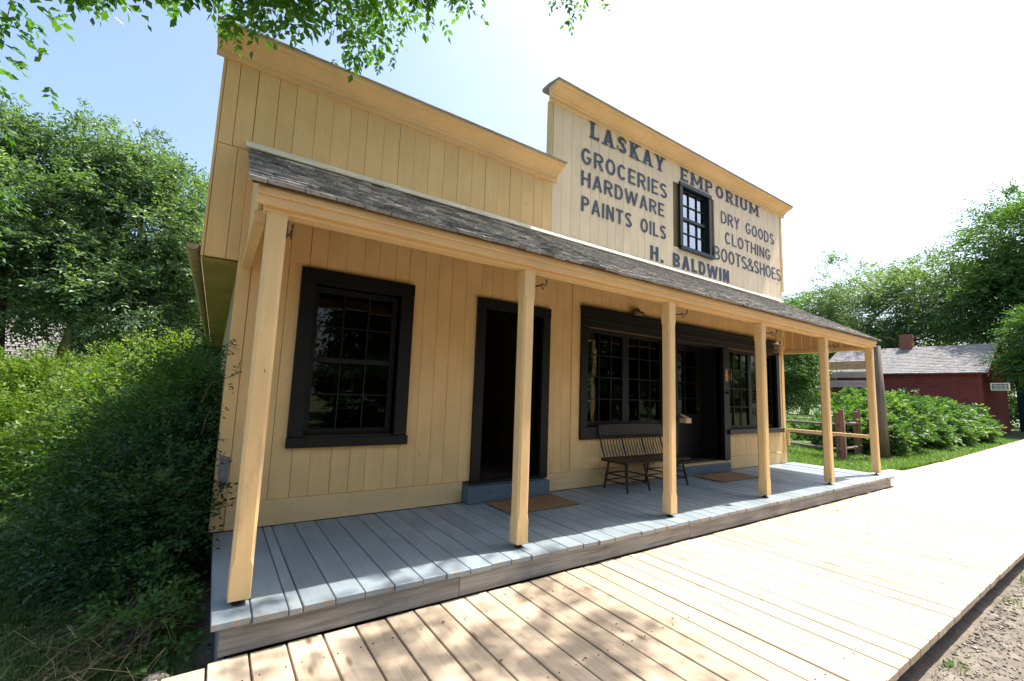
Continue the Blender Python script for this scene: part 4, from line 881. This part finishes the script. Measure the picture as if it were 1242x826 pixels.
for k, (x, y, s, lb) in enumerate([(15.5, 3.8, .8, 'bright weeds behind the split rail fence, near the paired posts'), (17.2, 6.0, 1.45, 'yellow-green bushes beyond the far end of the fence'), (19.5, 4.2, .5, 'bushes between the fence and the red building')]):
    shrub('broadleaf_bush', lb, (x, y, -.3), [(0, 0, .62*s, 1.2*s, 1.2*s, .62*s), (.3, 1.0, .7*s, 1.1*s, 1.0*s, .7*s)], 190, 22, .13, .10, M['leaf_bush'], 50+k, 'bushes behind the fence', nl=5, L0=.26, asp=.65)

# --- overhanging tree: trunk behind the camera, boughs over the walk and the left end of the front
def above(Q, margin=.03):
    V = Q-np.array(CAM); z = V@np.array(fw); y = V@np.array(up2); x_ = V@np.array(rt2)
    return (z < .2) | (y > (413/532.05+margin)*z) | (abs(x_) > (621/532.05+.06)*np.maximum(z, .01))
def overhang():
    rng = np.random.default_rng(77); loc = Vector((1.6, -8.2, -.34)); t = empty('overhanging_tree', loc, label='overhanging tree whose leafy twigs hang into the top of the picture', cat='tree')
    b = MB(); b.tube([(0, 0, -.1), (0, 0, .4), (.1, .2, 2.5), (.1, .4, 5.0)], [.42, .33, .28, .22], 12); b.obj('trunk', M['bark'], t, smooth=True)
    A = np.array(loc)
    # canopy lobes in world space
    lobes = [(4.45, -3.2, 7.0, 1.5, 1.0, .8), (3.2, -2.6, 7.9, 1.5, .9, .8), (1.8, -4.4, 8.2, 1.6, 1.5, 1.0), (5.7, -4.6, 7.6, 1.2, 1.2, .9), (5.0, -6.2, 7.8, 2.2, 1.5, 1.3), (-.4, -3.2, 7.8, 1.7, 1.6, 1.0), (-2.6, -5.0, 7.3, 2.0, 2.0, 1.4), (0, -8, 9.2, 3, 2.6, 1.6), (4, -9, 8.4, 2.6, 2.4, 1.6), (1.6, -1.2, 8.6, 1.3, 1.0, .7)]
    for l in lobes:
        c = Vector(l[:3])-loc; b = MB(); pts = limb_pts((.1, .35, 4.2), c, rng, 7, .18); b.tube(pts, [.15*(1-.85*i/7) for i in range(8)], 7)
        for q in range(5):
            e = c+Vector(unit(rng.normal(0, 1, 3))*np.array(l[3:6])*.8); p2 = limb_pts(pts[rng.integers(4, 8)], e, rng, 4); b.tube(p2, [.035, .028, .02, .012, .006], 5)
        b.obj('limb', M['bark'], t, smooth=True)
    O, D, T = crown(lobes, 520, 16, .16, rng, shell=.3); D[:, 2] -= .3; D = unit(D)
    k = above(O-0) & above(O+D*.35) & above(O+D*.35-np.array([0, 0, .12])); O, D, T = O[k], D[k], T[k]
    foliage_obj('crown', t, M['leaf_ash'], O-A, D, T, .26, 9, .085, .48, rng, .3)
    # hanging twigs: (tip point, start point, number of sprigs, spread, leaf size)
    tw = [((-1.58, 0.17, 3.73), 15, .11, .062), ((-1.58, 0.47, 4.04), 15, .11, .062), ((-1.42, 0.33, 3.93), 15, .11, .062), ((-1.21, -0.01, 3.68), 15, .11, .062), ((-1.13, 0.02, 3.92), 15, .11, .062), ((-0.99, -0.09, 3.83), 15, .11, .062), ((-0.88, -0.07, 3.87), 15, .11, .062), ((-0.74, -0.12, 4.02), 15, .11, .062), ((-0.57, -0.54, 3.85), 15, .11, .062), ((-0.45, -0.65, 3.79), 15, .11, .062), ((-1.26, 0.25, 4.04), 15, .11, .062), ((-1.38, 0.16, 3.87), 15, .11, .062), ((-0.95, -0.01, 4.03), 15, .11, .062), ((-0.77, -0.34, 3.78), 15, .11, .062), ((-0.4, -0.64, 3.81), 54, .12, .056), ((-0.29, -0.7, 3.72), 54, .12, .056), ((-0.2, -0.77, 3.78), 54, .12, .056), ((-0.09, -0.83, 3.7), 54, .12, .056), ((0.02, -0.92, 3.78), 54, .12, .056), ((0.13, -0.97, 3.69), 54, .12, .056), ((0.22, -1.05, 3.77), 54, .12, .056), ((0.35, -1.13, 3.75), 54, .12, .056), ((0.43, -1.2, 3.84), 54, .12, .056), ((0.53, -1.27, 3.89), 54, .12, .056), ((0.63, -1.33, 3.87), 54, .12, .056), ((0.94, -0.4, 4.78), 55, .15, .056), ((1.09, -0.51, 4.83), 55, .15, .056), ((1.26, -0.62, 4.81), 55, .15, .056), ((1.42, -0.73, 4.83), 55, .15, .056), ((1.49, -0.77, 4.77), 55, .15, .056),
          ((3.42, -.30, 6.30), 90, .18, .062), ((3.30, -.34, 6.45), 70, .18, .062), ((1.38, 2.6, 6.45), 90, .20, .07), ((1.25, 2.75, 6.62), 60, .18, .07),
          ((-2.30, 1.2, 4.05), 40, .16, .065), ((-2.12, 1.5, 3.45), 36, .16, .065), ((-1.95, 1.2, 3.80), 40, .16, .065)]
    for tip, n, spr, ls in tw:
        tip = Vector(tip)+Vector((0, 0, .19 if tip[0] < -.42 and tip[0] > -1.9 else .10)); st = tip+Vector((rng.uniform(-.25, .25), -rng.uniform(.6, 1.0), rng.uniform(.75, 1.0))); e = Vector((rng.uniform(-.10, .10), 0, rng.uniform(.10, .22)))
        cur = lambda q: st.lerp(tip, q)+e*math.sin(math.pi*q)
        b = MB(); b.tube([cur(q)-loc for q in (0, .2, .4, .6, .8, .95)], [.010, .008, .006, .004, .003, .002], 5); b.obj('twig', M['bark'], t, smooth=True)
        qq = rng.beta(2.0, 1, n); P0 = np.array([cur(q) for q in qq]); P0 = P0+rng.normal(0, 1, (n, 3))*spr*np.array([1, 1, .5])
        Dd = unit(np.array(tip-st)[None]*.3+rng.normal(0, .6, (n, 3))+np.array([0, 0, -.12])); foliage_obj('twig_leaves', t, M['leaf_ash'], P0-A, Dd, rng.random(n)*.7, .19, 7, ls*1.25, .56, rng, .18)
overhang()
# --- trees across the way (seen mirrored in the windows and shading the far side)
for k, (x, y, s, lb) in enumerate([(-9, -19, 1.0, 'leftmost tree across the way, mirrored in the windows'), (-2, -27, 1.15, 'tree behind the cottage across the way'), (9, -20, 1.05, 'tree right of the cottage across the way'), (17, -18, 1.1, 'tree across the way mirrored in the right shop window'), (27, -19, 1.2, 'farthest right tree across the way')]):
    tree('broadleaf_tree', lb, (x, y, -.3), 9*s, .3, [(0, 0, 6*s, 3.2*s, 3*s, 2.8*s), (-2*s, 0, 4.2*s, 2.4*s, 2.2*s, 1.9*s), (2*s, 0, 4.4*s, 2.4*s, 2.2*s, 2*s), (0, 1, 2.2*s, 3.2*s, 1.6*s, 1.3*s)], 420, 20, .42, .24, M['leaf_dark'], 60+k, group='trees across the way', nl=5, L0=.7, asp=.6)
for k, x in enumerate((-8, -4.5, -1, 5, 9, 13, 17)):
    shrub('broadleaf_bush', 'tall bush added across the way to darken the window reflections, %s of the row' % ('leftmost', 'second', 'third', 'middle one', 'fifth', 'sixth', 'rightmost')[k], (x, -13.5+(k % 3)*.7, -.3), [(0, 0, 1.2, 2.0, 1.2, 1.2), (.8, .2, 1.5, 1.2, 1, 1.0)], 120, 18, .22, .18, M['leaf_dark'], 90+k, 'bushes added across the way', nl=5, L0=.35, asp=.6, stems=5)  # row added to block bright ground in the glass and darken the surroundings
# vine sprigs climbing the left corner
vt = empty('wall_vine', (-.08, -.03, -.1), label='thin leafy vine shoots climbing the left front corner of the store', cat='vine')
rng = np.random.default_rng(5); b = MB()
for (x, z) in ((.10, 1.62), (.16, 1.36), (.04, 1.12), (.02, .85), (.10, .50), (.05, .30)): b.tube([(-.06+rng.normal(0, .02), -.10, z-.25), (-.04, -.08, z-.1), (x, -.06, z)], [.006, .004, .002], 5)
b.obj('stems', M['bark'], vt)
pts = []
for (x, z, n) in ((.10, 1.62, 12), (.16, 1.36, 12), (.04, 1.12, 10), (.02, .85, 12), (.10, .50, 8), (.05, .30, 10)):
    for k in range(n): pts.append((x*k/n-.06*(1-k/n)+rng.normal(0, .03), -.07+rng.normal(0, .02), z-.1+.1*k/n+rng.normal(0, .04)))
pts = np.array(pts); foliage_obj('foliage', vt, M['leaf_dark'], pts, unit(rng.normal(0, 1, pts.shape)+np.array([.5, -.1, 0])), rng.random(len(pts)), .10, 7, .026, .5, rng)
# --- grass and straw
def blades(name, mat, xy, z, h, wd, rng, lean=.5, parent=None):
    n = len(xy); a = rng.random(n)*6.283; d = np.stack([np.cos(a), np.sin(a), 0*a], 1); s = np.stack([-np.sin(a), np.cos(a), 0*a], 1); hh = h*rng.uniform(.4, 1.25, n)[:, None]; ww = wd*rng.uniform(.6, 1.3, n)[:, None]
    p = np.column_stack([xy, np.broadcast_to(z, n)]); up_ = np.array([0, 0, 1.]); ln_ = rng.random(n)[:, None]*lean
    m1 = p+up_*hh*.55+d*hh*ln_*.35; tp = p+up_*hh*(1-.3*ln_)+d*hh*ln_*1.1
    V = np.stack([p-s*ww, p+s*ww, m1+s*ww*.7, m1-s*ww*.7, tp], 1).reshape(-1, 3); q = np.arange(n)*5
    F = np.stack([np.stack([q, q+1, q+2], 1), np.stack([q, q+2, q+3], 1), np.stack([q+3, q+2, q+4], 1)], 1).reshape(-1, 3)
    return link(name, np_mesh(name, V, F, mat, np.repeat(np.clip(rng.beta(2, 2.5, n), 0, 1), 5)), parent)
rng = np.random.default_rng(9)
def ring(n, x0, x1, y0, y1): return np.column_stack([rng.uniform(x0, x1, n), rng.uniform(y0, y1, n)])
o = blades('grass', M['grass_shade'], np.concatenate([ring(60000, -3.2, -.12, -1.75, 3.4), ring(22000, -9, -1.5, 1.5, 9)]), -.31, .085, .0035, rng, 1.0); tag(o, 'short shaded lawn grass left of the porch', 'grass', kind='stuff')
q = ring(60000, 9.7, 17.5, -.75, 6.5); q = q[rng.random(len(q)) < np.clip(1.25-(q[:, 0]-9)/12, .2, 1)]
o = blades('grass', M['grass'], np.concatenate([q, ring(16000, 17, 32, -1.0, 1.0)]), -.285, .10, .006, rng, .9); tag(o, 'sunlit grass beyond the right end of the porch', 'grass', kind='stuff')
q = np.column_stack([rng.uniform(-1, 14, 420), -3.42-np.abs(rng.normal(0, .05, 420))]); c = rng.uniform(1, 12, 16); q[:, 0] = c[rng.integers(0, 16, 420)]+rng.normal(0, .05, 420)
o = blades('grass', M['grass'], q, -.33, .05, .003, rng, 1.2); tag(o, 'weed tufts along the gravel side of the boardwalk', 'weeds', kind='stuff')
# straw heap: arcing dry stalks over green weeds
n = 300; a = rng.normal(.25, .7, n); c = np.column_stack([rng.normal(-.42, .22, n), rng.normal(-.95, .32, n), -.26+np.abs(rng.normal(0, .055, n))]); c = c[c[:, 0] < -.12]; n = len(c); a = a[:n]
Ls = rng.uniform(.12, .36, n); d = np.stack([np.cos(a), np.sin(a), 0*a], 1); s = np.stack([-np.sin(a), np.cos(a), 0*a], 1); V = []
for f in (-.5, 0, .5): m_ = c+d*Ls[:, None]*f+np.array([0, 0, 1.])*(.05*(1-4*f*f)); V += [m_-s*.0013, m_+s*.0013]
V = np.stack(V, 1).reshape(-1, 3); q = np.arange(n)*6; F = np.concatenate([np.stack([q, q+1, q+3, q+2], 1), np.stack([q+2, q+3, q+5, q+4], 1)])
o = link('straw', np_mesh('straw', V, F, M['hay'], np.repeat(rng.random(n), 6))); tag(o, 'heap of dry cut straw lying beside the left corner of the porch', 'straw', kind='stuff')
shrub('weed_clump', 'low green weeds growing out of the straw by the porch corner', (-.45, -1.05, -.3), [(.1, .3, .12, .22, .3, .2), (.2, -.05, .10, .14, .25, .16)], 40, 12, .04, .038, M['leaf_mid'], 80, nl=5, L0=.12, asp=.6, cat='weeds', cond=lambda Q: Q[:, 0] < -.08)
# stones
def stone(lab, loc, s, seed):
    rng = np.random.default_rng(seed); b = MB()
    import bmesh
    bm = bmesh.new(); bmesh.ops.create_icosphere(bm, subdivisions=2, radius=1)
    for v in bm.verts: v.co = Vector((v.co.x*s[0], v.co.y*s[1], v.co.z*s[2]))*(1+.13*math.sin(v.co.x*7+seed)*math.cos(v.co.y*5)+rng.normal(0, .03))
    me = bpy.data.meshes.new('stone'); bm.to_mesh(me); bm.free(); o = link('stone', me, None, loc, (0, 0, seed), M['stone']); tag(o, lab, 'stone'); return o
stone('pale stone lying in the dark grass at the lower left edge', (-1.62, -.55, -.27), (.09, .06, .05), 3)
stone('brown flat stone beside the left end of the boardwalk', (-.20, -1.42, -.285), (.07, .06, .035), 5)
lr = np.random.default_rng(33); nL = 60; Lo = np.column_stack([lr.uniform(-.5, 8, nL), lr.uniform(-3.3, -1.7, nL), np.full(nL, -.178)]); Lo[::5, 1] = lr.uniform(-1.5, -.3, len(Lo[::5])); Lo[::5, 2] = .004; Ld = unit(np.column_stack([lr.normal(0, 1, nL), lr.normal(0, 1, nL), np.zeros(nL)]))
V, F, tt = sprigs(Lo, Ld, np.full(nL, .004), 1, .026, .5, lr, .0, lr.random(nL)); o = link('fallen_leaves', np_mesh('fallen_leaves', V, F, leafmat('dry_fallen_leaf', (.10, .05, .02), (.22, .12, .05), (.32, .22, .08), trans=.1, rough=.8), tt)); tag(o, 'scattered dry leaf bits on the boardwalk and porch', 'leaves', kind='stuff')
# gravel: small stones along the path side
rng = np.random.default_rng(15); n = 42000; xy = np.column_stack([rng.uniform(1.5, 13, n)**1, -3.42-rng.random(n)**1.3*3.5]); r = rng.gamma(1.6, .0024, n)[:, None]+.0018
base = np.array([(1, 0, 0), (0, 1, 0), (-1, 0, 0), (0, -1, 0), (.1, .1, .7), (0, 0, -.5)]); V = (base[None]*(1+rng.normal(0, .25, (n, 6, 3))))*r[:, None]*np.stack([rng.uniform(.7, 1.5, n), rng.uniform(.7, 1.3, n), rng.uniform(.5, 1, n)], 1)[:, None]; V += np.column_stack([xy, np.full(n, -.323)])[:, None]
q = np.arange(n)*6; F = np.concatenate([np.stack([q+a, q+b_, q+c_], 1) for a, b_, c_ in ((0, 1, 4), (1, 2, 4), (2, 3, 4), (3, 0, 4), (1, 0, 5), (2, 1, 5), (3, 2, 5), (0, 3, 5))])
mg = leafmat('gravel_stone_tones', (.12, .10, .08), (.22, .185, .15), (.40, .36, .32), trans=0, rough=.9)
o = link('gravel', np_mesh('gravel', V.reshape(-1, 3), F, mg, np.repeat(rng.random(n), 6))); tag(o, 'loose gravel and bark crumbs beside the boardwalk', 'gravel', kind='stuff')
